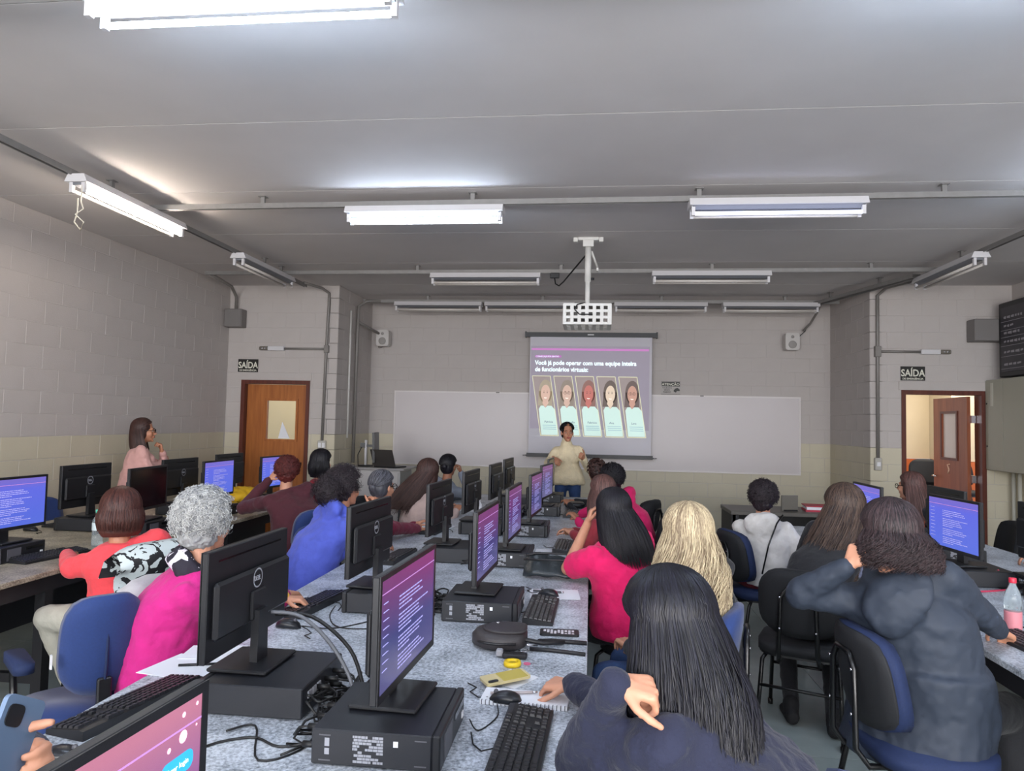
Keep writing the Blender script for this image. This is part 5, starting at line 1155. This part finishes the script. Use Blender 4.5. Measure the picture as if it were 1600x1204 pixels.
person('woman standing by the left wall in a pale pink coat and glasses', (-4.42, 6.6, .93), (-4.42, 6.65, 1.57), -50, -50, -62, skin_b, coatp, blackc, ('long', .24, H_brown, dict(vol=.98, drift=(.09, .05, 0))), near=1, g=1.0, s=.97, coat=.55, stand=True, glasses=True, face=True,
       arms={-1: dict(w=(-4.30, 6.78, 1.24), e=(-4.34, 6.92, 1.06), d=(-.1, -.15, 1), n=(-.6, -.5, 0), c=.8), 1: dict(w=(-4.29, 6.82, 1.13), e=(-4.28, 6.54, 1.08), d=(-.1, .7, .3), n=(-1, .2, 0), c=.8)})
person('presenter standing at the front in a cream jumper and jeans', (-.27, 8.8, .93), (-.285, 8.72, 1.62), 184, 182, 192, skin_b, cream, denim, ('bun', 0, H_black, dict(vol=.96)), near=1, s=.97, g=.9, coat=.86, stand=True, face=True, neckroll=True, earring=True, topdisp=.012,
       arms={1: dict(w=(-.44, 8.5, 1.2), e=(-.52, 8.72, 1.12), d=(.5, -.5, -.35), n=(.2, .3, -1), c=.5), -1: dict(w=(-.08, 8.47, 1.2), e=(-.02, 8.68, 1.06), d=(-.2, -.6, .35), n=(-.5, .4, .2), c=1.1)})
person('person at the bottom left edge in a navy sleeve, holding up a phone', (-1.72, 1.15), (-1.48, 1.1, 1.36), -80, -75, -30, skin_a, navyc, blackc, ('short', 0, H_black), near=2, arms={-1: dict(w=(-.885, .985, 1.075), e=(-1.0, 1.2, 1.0), d=(.72, .6, .12), n=(.65, -.76, .05), c=1.0, t=-1), 1: dict(w=(-1.5, .9, .8))})
ph = thing('phone', 'grey blue phone held up in the hand at the bottom left edge', 'phone', (-.83, .965, 1.125))
b = MB().prism(rounded(.075, .155, .01, 4), 'y', -.004, .004).build('phone_body', mat('phone_blue_grey', (96, 116, 142), .35), ph)
ph.rotation_euler = (R(-6), R(30), R(84))
MB().prism(rounded(.03, .03, .008, 3, -.015, .05), 'y', -.006, -.004).build('camera_bump', blk, ph)

# ------------------------------------------------------------ things on the tables
def sheet(label, x, y, deg, w_=.21, h_=.297, z=TZ+.001, m_=None):
    MB().box(-w_/2, w_/2, -h_/2, h_/2, 0, .0015).build('paper_sheet', m_ or paper, None, (x, y, z), R(deg), label=label, cat='paper', group='papers')
sheet('white paper under the big near monitor on the left edge', -1.34, 2.36, 80)
sheet('second white paper beside the magenta sleeve', -1.36, 2.52, 100, .15, .2, z=TZ+.003)
sheet('small white paper under the yellow sleeved hand', -1.37, 3.27, 20, .1, .2)
sheet('white paper behind the second keyboard near the handbag', -.17, 3.66, 95, .2, .25)
sheet('white paper behind the black handbag', -.21, 4.82, 90)
sheet('white paper by the maroon sleeve', -1.25, 5.75, 80)
sheet('white paper by the grey hoodie', -1.2, 6.9, 85)
sheet('white paper at the right frame edge', 1.76, 3.42, 60, .15, .21)
sheet('loose white sheet under the gold phone', -.25, 2.44, 60, .14, .12)
def pen(label, a, b, m_, r=.0045):
    t_ = thing('pen', label, 'pen', a); d = Vector(b)-Vector(a)
    MB().cyl((0, 0, 0), d, r, 8).build('barrel', m_, t_); MB().cyl(d, d*1.12, r*.8, 8).build('tip', chrome, t_)
pen('dark pen on the paper beside the near monitor', (-1.4, 2.36, .757), (-1.27, 2.40, .757), blk)
pen('pen on the small paper by the yellow sleeve', (-1.39, 3.2, .757), (-1.34, 3.32, .757), grey_vent)
pen('pen across the paper behind the second keyboard', (-.28, 3.69, .757), (-.14, 3.68, .757), grey_vent, .006)
nb = thing('notebook', 'white spiral notebook under the hand of the woman in navy', 'notebook', (-.19, 2.26, TZ), R(-3))
MB().box(-.135, .135, -.05, .06, 0, .012).build('pages', paper, nb)
m = MB()
for k in range(22): m.tube([(-.128+k*.0122, -.05+.006*math.cos(R(a)), .007+.008*math.sin(R(a))) for a in range(0, 361, 60)], .0012, 4, False)
m.build('spiral', cable_g, nb, kind='stuff')
pen('clear pen lying on the spiral notebook', (-.3, 2.262, .768), (-.17, 2.29, .768), mat('pen_clear', (190, 180, 180), .2))
gp = thing('phone', 'gold phone lying face down above the spiral notebook', 'phone', (-.27, 2.4, TZ+.016), R(38)); goldm = mat('phone_gold', (206, 190, 140), .3)
gp.rotation_euler = (R(2), R(-3), R(32))
MB().prism(rounded(.16, .075, .012, 4), 'z', 0, .008).build('phone_body', goldm, gp)
MB().prism(rounded(.09, .069, .003, 2, .025, 0), 'z', .008, .0086).build('back_panel', mat('phone_gold_panel', (190, 172, 84), .25), gp)
MB().prism(rounded(.035, .014, .006, 4, -.053, -.022), 'z', .008, .011).build('camera_bump', blk, gp)
bp = thing('phone', 'black phone lying face up by the table edge', 'phone', (-.115, 2.99, TZ), R(2))
MB().prism(rounded(.16, .078, .01, 4), 'z', 0, .009).build('phone_body', blk, bp)
m = MB(); rg = random.Random(2)
for i in range(9):
    for j in range(4):
        if rg.random() < .8: m.box(-.066+i*.0145, -.066+i*.0145+.010, -.028+j*.014, -.028+j*.014+.009, .009, .0094)
m.build('screen_icons', mat('phone_icons', (190, 186, 196), .4, emit=.15), bp, kind='stuff')
# small bag with strap, keys, yellow tape keyring
bg = thing('crossbody_bag', 'small dark brown crossbody bag with strap on the centre table', 'bag', (-.34, 2.8, TZ), R(2)); bagm = mat('bag_brown', (52, 48, 50), .5, bump=.1, bscale=200); bagd = mat('bag_dark', (26, 25, 29), .45)
o_ = [(-.11, -.02), (-.1, .04), (-.06, .09), (.0, .105), (.06, .1), (.1, .085), (.11, .02), (.105, -.07), (.06, -.1), (-.02, -.105), (-.08, -.08)]
def inflate(poly, z0, z1, b=.75):
    cx = sum(p[0] for p in poly)/len(poly); cy = sum(p[1] for p in poly)/len(poly); vs = []; lv = [(b, z0), (1, z0+(z1-z0)*.25), (1, z0+(z1-z0)*.7), (.88, z1-.004), (.7, z1)]
    for q, z in lv: vs += [(cx+(x-cx)*q, cy+(y-cy)*q, z) for x, y in poly]
    n = len(poly); return vs, [(i*n+k, i*n+(k+1) % n, (i+1)*n+(k+1) % n, (i+1)*n+k) for i in range(len(lv)-1) for k in range(n)]+[tuple(range(n-1, -1, -1)), tuple(range((len(lv)-1)*n, len(lv)*n))]
for _ in range(2): o_ = [p for a, b in zip(o_, o_[1:]+o_[:1]) for p in ((a[0]*.75+b[0]*.25, a[1]*.75+b[1]*.25), (a[0]*.25+b[0]*.75, a[1]*.25+b[1]*.75))]
v_, f_ = inflate(o_, 0, .065); MB().add(v_, f_, True).build('body', bagm, bg)
v_, f_ = inflate([(x*.8+.02, y*.72) for x, y in o_], .06, .076); MB().add(v_, f_, True).build('flap', bagm, bg)
MB().ell((-.01, .03, .078), (.009, .009, .004)).build('stud', chrome, bg)
MB().tube([(-.075, -.085, .036), (-.04, -.1, .035), (.0, -.108, .035), (.07, -.1, .035)], .005, 6).build('zip', bagd, bg)
MB().tube([(.1, -.05, .04), (.17, -.02, .02), (.25, .01, .02), (.24, .035, .014), (.15, .04, .01), (.2, .06, .008), (.34, .05, .006)], .009, 6).build('strap', bagd, bg)
MB().tube([(.12, -.06, .01), (.2, -.06, .008), (.33, -.09, .008)], .0075, 6).build('strap', bagd, bg)
MB().tube([(.1+.018*math.cos(R(a)), -.1+.018*math.sin(R(a)), .015) for a in range(0, 361, 40)], .002, 5, False).cyl((.11, -.08, .03), (.15, -.05, .02), .003, 6).build('key_ring', chrome, bg)
kf = thing('key_fob', 'black keys with a grey fob beside the brown bag', 'keys', (-.27, 2.66, TZ), R(0))
MB().box(-.04, .05, -.02, .02, 0, .018, ch=.005).build('case', bagd, kf); MB().box(-.065, -.04, -.012, .018, .004, .028, ch=.004).build('fob', mat('fob_grey', (150, 150, 156), .4), kf)
tp_ = thing('tape_ring', 'yellow ring shaped tape measure on the centre table', 'tape', (-.265, 2.575, TZ))
MB().lathe([(.018, .0), (.03, .0), (.032, .008), (.03, .017), (.018, .017), (.016, .008)], n=24).build('ring', mat('tape_yellow', (232, 196, 24), .4), tp_)
MB().lathe([(.001, .001), (.014, .001), (.014, .012), (.001, .012)], n=16).build('hub', mat('tape_yellow_dark', (180, 150, 20), .5), tp_)
kt = thing('key_tag', 'small pink tag beside the yellow tape', 'tag', (-.215, 2.6, TZ)); MB().prism([(.013*math.cos(R(a)), .011*math.sin(R(a))) for a in range(0, 360, 30)], 'z', 0, .004).build('disc', mat('tag_pink', (206, 96, 130), .5), kt); MB().cyl((.01, .0, .003), (.035, .004, .003), .0015, 5).build('pin', chrome, kt)
# folded black leather handbag
hb = thing('handbag', 'folded black leather handbag on the centre table edge', 'bag', (-.2, 4.05, TZ), R(-2)); lea = mat('leather_dark', (44, 50, 54), .32, var=.25, scale=9, bump=.5, bscale=14)
m = MB(); V = []; nx, ny = 16, 8
for side in (0, 1):
    for j in range(ny+1):
        for i in range(nx+1):
            u, v = -1+2*i/nx, -1+2*j/ny; e = (1-abs(u)**5)*(1-abs(v)**5)
            x = u*.165*(1-.06*(v+1)/2); z = .012+(v+1)/2*.105*(1-.1*math.sin(u*2.2))+.005*math.sin(u*9); y = (v*.045)+(.055 if side else -.055)*e*(1.1-.4*v)+.006*math.sin(u*7+v*4)
            V.append((x, y, z))
K = (nx+1)*(ny+1); F = []
for j in range(ny):
    for i in range(nx): a = j*(nx+1)+i; F += [(a, a+1, a+nx+2, a+nx+1), (K+a+nx+1, K+a+nx+2, K+a+1, K+a)]
m.add(V, F, True).build('body', lea, hb)
MB().tube([(-.16, -.03, .1), (-.05, -.045, .105), (.06, -.05, .108), (.16, -.035, .1)], .006, 6).build('flap_edge', bagd, hb)
MB().tube([(-.15, 0, .115), (-.1, .02, .128), (.0, .02, .13), (.12, .02, .128), (.17, 0, .1), (.19, -.02, .04)], .007, 6).build('handle', bagd, hb)
# quilted bag at the bottom edge
qb = thing('quilted_bag', 'black quilted bag with ring fittings at the bottom frame edge', 'bag', (-.26, 1.33, TZ), R(4)); qm = mat('quilt_black', (40, 40, 44), .45)
secs = [((0, 0, 0), .25, .055), ((0, 0, .04), .27, .06), ((0, 0, .14), .265, .04), ((0, 0, .168), .25, .018)]
MB().loft([(c, a, b_, Vector((1, 0, 0)), Vector((0, 1, 0))) for c, a, b_ in secs], 28, 3).build('body', qm, qb)
m = MB()
for k in range(-9, 10):
    m.tube([(k*.027, -.045, .16), (k*.027+.03, -.052, .13), (k*.027+.06 if k < 7 else .24, -.06, .09)], .0022, 4); m.tube([(k*.027, -.045, .16), (k*.027-.03, -.052, .13)], .0022, 4)
m.tube([(-.25, 0, .165), (-.12, -.01, .172), (.12, -.01, .172), (.25, 0, .165)], .008, 8)
m.build('quilting', blk, qb, kind='stuff')
for x in (-.13, .2): MB().tube([(x+.02*math.cos(R(a)), -.03, .175+.02*math.sin(R(a))) for a in range(0, 361, 30)], .0035, 6, False).build('ring', mat('ring_gold', (206, 176, 130), .25, metal=1), qb)
# bottles
def bottle(label, x, y, cap, h=.24, r=.033, lab=None):
    b_ = thing('water_bottle', label, 'bottle', (x, y, TZ))
    MB().lathe([(r*.9, 0), (r, .01), (r, h*.28), (r*.93, h*.32), (r, h*.36), (r*.93, h*.42), (r, h*.46), (r, h*.62), (r*.85, h*.74), (r*.42, h*.86), (r*.4, h*.92)], n=20).build('body', clearp, b_)
    MB().lathe([(r*.44, h*.91), (r*.46, h*.92), (r*.46, h*.99), (r*.4, h)], n=16).build('cap', cap, b_)
    MB().lathe([(r*1.01, h*.45), (r*1.015, h*.46), (r*1.015, h*.64), (r*1.01, h*.65)] if not lab else [(r*1.01, h*.1), (r*1.015, h*.11), (r*1.015, h*.4), (r*1.01, h*.41)], n=20).build('label', lab or mat('label_pale', (200, 214, 214), .5), b_)
    if not lab: return b_
    return b_
bottle('clear water bottle with a green cap on the left table', -3.18, 4.35, mat('cap_green', (90, 200, 170), .4))
bottle('clear water bottle with a red cap at the right frame edge', 1.83, 3.35, mat('cap_red', (206, 44, 70), .4), lab=mat('label_red', (206, 130, 140), .5))
wb_ = thing('squeeze_bottle', 'white squeeze bottle among the far monitors', 'bottle', (-.96, 6.15, TZ)); MB().lathe([(.03, 0), (.033, .01), (.033, .15), (.022, .165), (.02, .185), (.015, .2)], n=18).build('body', wtag, wb_); MB().lathe([(.016, .2), (.016, .215), (.006, .23)], n=12).build('cap', wtag, wb_)
# yellow bag on the left table, cap of the water bottle etc.
yb = MB(); 
for c, r_ in (((-3.55, 6.4, .83), (.22, .24, .08)), ((-3.38, 6.6, .85), (.2, .22, .09)), ((-3.3, 6.25, .79), (.12, .1, .045)), ((-3.62, 6.6, .80), (.12, .15, .05))): yb.ell(c, r_, n=20, m=12)
remesh(yb, 'yellow_bag', mat('yellow_fabric', (222, 176, 28), .7, bump=.5, bscale=16), .012, None, (0, 0, 0), 2, [(.09, .05), (.03, .012)], label='crumpled yellow fabric bag on the left table')['category'] = 'bag'
pc_ = thing('pouch', 'black pouch at the far right edge of the centre table', 'pouch', (-.15, 7.4, TZ), R(5)); v_, f_ = inflate([(x*1.0, y*1.1) for x, y in rounded(.2, .2, .06, 4)], 0, .06); MB().add(v_, f_, True).build('body', blk, pc_); MB().tube([(-.08, -.1, .045), (0, -.112, .045), (.08, -.1, .045)], .004, 5).build('zip', cable_g, pc_)
be = thing('folder', 'small blue box at the far end of the centre table', 'box', (-.62, 8.15, TZ), R(4)); MB().box(-.1, .1, -.07, .07, 0, .045, ch=.004).build('box_body', mat('folder_blue', (28, 104, 176), .5), be); MB().box(-.101, .101, -.071, .071, .035, .046).build('lid', mat('folder_blue_lid', (40, 124, 196), .5), be)
rf = thing('folder', 'red folder with white papers on the dark side table', 'folder', (2.45, 7.86, .75), R(-6)); MB().box(-.2, .2, -.13, .13, 0, .02).box(-.2, .2, -.13, .13, .05, .06).build('cover', mat('folder_red', (176, 28, 60), .5), rf); MB().box(-.19, .19, -.125, .125, .02, .05).build('papers', paper, rf)
gb = thing('card_holder', 'tilted grey card beside the glasses of the woman in white', 'card', (2.08, 7.78, .75), R(15)); MB().box(-.09, .09, -.01, .01, 0, .16).build('card', mat('card_grey', (110, 106, 98), .6), gb); MB().box(-.07, .07, -.04, .04, 0, .012).build('foot', blk, gb)
# bag / jacket hung on chairs
pr = vor(mat('print_black_white', (200, 206, 206), .7), (24, 24, 28), (196, 206, 206), 13, .47)
def drape(name, label, cat, m_, x, y, deg, w_, z0, z1, th=.05, flare=0., extra=None, up=.0, ov_=.16):
    t_ = thing(name, label, cat, (x, y, 0), R(deg)); m = MB(); nx, nz = 14, 12; V = []
    prof = [(-.35, z1-ov_), (-.34, z1-ov_*.5), (-.30, z1-.01), (-.255, z1), (-.21, z1-.005), (-.185, z1-.05), (-.185, z1-ov_)]
    # outer (behind the chair back) down to z0
    path = [(-.3-.0-.02*math.sin(k*1.3), z0+(z1-.03-z0)*k/nz) for k in range(nz+1)]+[(-.27, z1), (-.22, z1+.005), (-.17, z1-.03), (-.165, z1-ov_)]
    K = len(path)
    for side in (0, 1):
        for j, (yy, zz) in enumerate(path):
            for i in range(nx+1):
                u = -1+2*i/nx; f = 1+flare*(1-(zz-z0)/(z1-z0)) if j <= nz else 1
                a = .04*u*u; top_r = 1-.12*max(0, (zz-z1+.12)/.12) ; o2 = (th*.12 if side else 0)*(1 if j <= nz else -1)
                V.append((u*w_/2*f*top_r, yy+a-o2-.012*math.sin(u*8+j*.4)*(1-j/K), zz-.05*abs(u)**4*(1 if zz > z1-.1 else 0)))
    F = []; S_ = K*(nx+1)
    for j in range(K-1):
        for i in range(nx): a = j*(nx+1)+i; F += [(a, a+1, a+nx+2, a+nx+1), (S_+a+nx+1, S_+a+nx+2, S_+a+1, S_+a)]
    m.add(V, F, True).build('cloth', m_, t_); return t_
drape('printed_bag', 'black and white comic printed cloth bag over the chair behind the coral top', 'bag', pr, -2.42, 3.6, 66, .5, .45, .96)
jk = drape('jacket', 'pale grey jacket hanging over the chair back of the grey haired woman', 'jacket', cloth('pale_jacket', (190, 186, 188), bump=.8, bs=10), -1.7, 3.0, -82, .44, .22, .9, flare=.15)
MB().capsule((-.12, -.33, .8), (-.2, -.36, .45), .05, .045).build('sleeve', MATS['cloth_pale_jacket'], jk)
bj = drape('jacket', 'black jacket with an orange ribbon print hung on a chair in the right row', 'jacket', blkcloth, .48, 5.2, 70, .44, .35, .95, flare=.1)
om = mat('ribbon_orange', (232, 120, 24), .6)
MB().tube([(-.06, -.325, .76), (.0, -.33, .84), (.03, -.33, .87), (.0, -.33, .89), (-.03, -.33, .87), (0, -.33, .83), (.05, -.325, .76)], .009, 6).build('ribbon_print', om, bj)
MB().tube([(.1+.025*math.cos(R(a)), -.33, .62+.025*math.sin(R(a))) for a in range(0, 361, 40)], .005, 5, False).build('round_print', wtag, bj)
# strap of the white jacket's shoulder bag
MB().tube([(1.36, 5.26, 1.0), (1.3, 5.18, .95), (1.24, 5.16, .8), (1.2, 5.17, .6)], .006, 6).build('bag_strap', blkg, None, label='thin black bag strap down the back of the white puffer jacket', cat='strap')

# cables running over the tables
def cable(label, pts, r=.0035, m_=None, grp=None):
    P = [Vector(p) for p in pts]; out = []
    for i in range(len(P)-1):
        p0, p1, p2, p3 = P[max(i-1, 0)], P[i], P[i+1], P[min(i+2, len(P)-1)]
        for k in range(5):
            t = k/5; out.append(.5*((2*p1)+(p2-p0)*t+(2*p0-5*p1+4*p2-p3)*t*t+(3*p1-3*p2+p3-p0)*t**3))
    out.append(P[-1]); MB().tube(out, r, 6).build('cable', m_ or cable_m, None, label=label, cat='cable', group=grp)
cable('thick grey cable from the near monitor stand to the back of its computer', [(-1.0, 2.2, 1.0), (-.9, 2.2, .99), (-.78, 2.14, .93), (-.7, 2.1, .84), (-.68, 2.06, .78)], .006, cable_g)
cable('second thick cable beside the grey one behind the near monitor', [(-1.0, 2.23, .985), (-.88, 2.24, .98), (-.74, 2.2, .9), (-.67, 2.14, .8)], .006, cable_m)
cable('thin cable looping over the granite in the foreground', [(-.76, 2.0, .78), (-.72, 1.9, .755), (-.8, 1.84, .754), (-.9, 1.88, .754), (-1.0, 1.78, .754), (-.95, 1.55, .754)])
cable('cable crossing in front of the near black computer', [(-.75, 2.02, .8), (-.73, 1.86, .756), (-.82, 1.76, .754), (-.92, 1.95, .754), (-.98, 1.9, .757)], .003)
cable('keyboard lead from the yellow sleeved hand to the second computer', [(-1.15, 3.2, .76), (-1.12, 3.05, .754), (-1.02, 2.9, .754), (-.85, 2.92, .754), (-.7, 3.02, .754)], .0025)
cable('mouse lead running right of the yellow sleeved hand', [(-1.17, 2.87, .76), (-1.05, 2.88, .754), (-.95, 2.98, .754), (-.9, 3.08, .754)], .0025)
cable('mouse lead from the near computer to the foreground mouse', [(-.33, 2.05, .77), (-.3, 2.02, .754), (-.26, 2.12, .754), (-.27, 2.2, .757)], .0022)
rg_ = random.Random(9)
for (y0_, wh) in ((2.1, 'nearest'), (3.3, 'second'), (4.45, 'third'), (5.55, 'fourth'), (6.6, 'farthest')):
    m = MB()
    for k in range(9):
        x = -.7; P = [(-.80, y0_+rg_.uniform(-.12, .12), .79+.03*rg_.random())]
        for j in range(4): P.append((-.76+.025*j+rg_.uniform(-.02, .02), y0_+rg_.uniform(-.16, .16), .757+.05*rg_.random()))
        P.append((-.67, y0_+rg_.uniform(-.12, .12), .79))
        Q = []
        for i in range(len(P)-1):
            p0, p1, p2, p3 = (Vector(P[max(i-1, 0)]), Vector(P[i]), Vector(P[i+1]), Vector(P[min(i+2, len(P)-1)]))
            for q in range(4): t = q/4; Q.append(.5*((2*p1)+(p2-p0)*t+(2*p0-5*p1+4*p2-p3)*t*t+(3*p1-3*p2+p3-p0)*t**3))
        m.tube(Q, .0038, 5)
    m.build('cable_bundle', cable_m, None, label='tangle of black cables between the back-to-back computers, %s on the centre table' % wh, cat='cables', kind='stuff')
cable('pink red cable looped behind the right table computer', [(2.3, 4.35, .84), (2.38, 4.4, .8), (2.36, 4.3, .757), (2.2, 4.2, .755), (2.05, 4.15, .755)], .005, mat('cable_pink', (196, 60, 90), .5))
cable('black cable by the paper on the right table', [(1.8, 3.55, .757), (1.85, 3.5, .754), (1.95, 3.45, .754), (2.1, 3.5, .754)], .004)
# remove the prototypes parked under the floor
def drop(o):
    for c in KIDS.get(o.name, []): drop(c)
    bpy.data.objects.remove(o)
for p in (PC, KB, MS, *MON.values(), CH_B, CH_BS, CH_K, CH_ARM): drop(p)
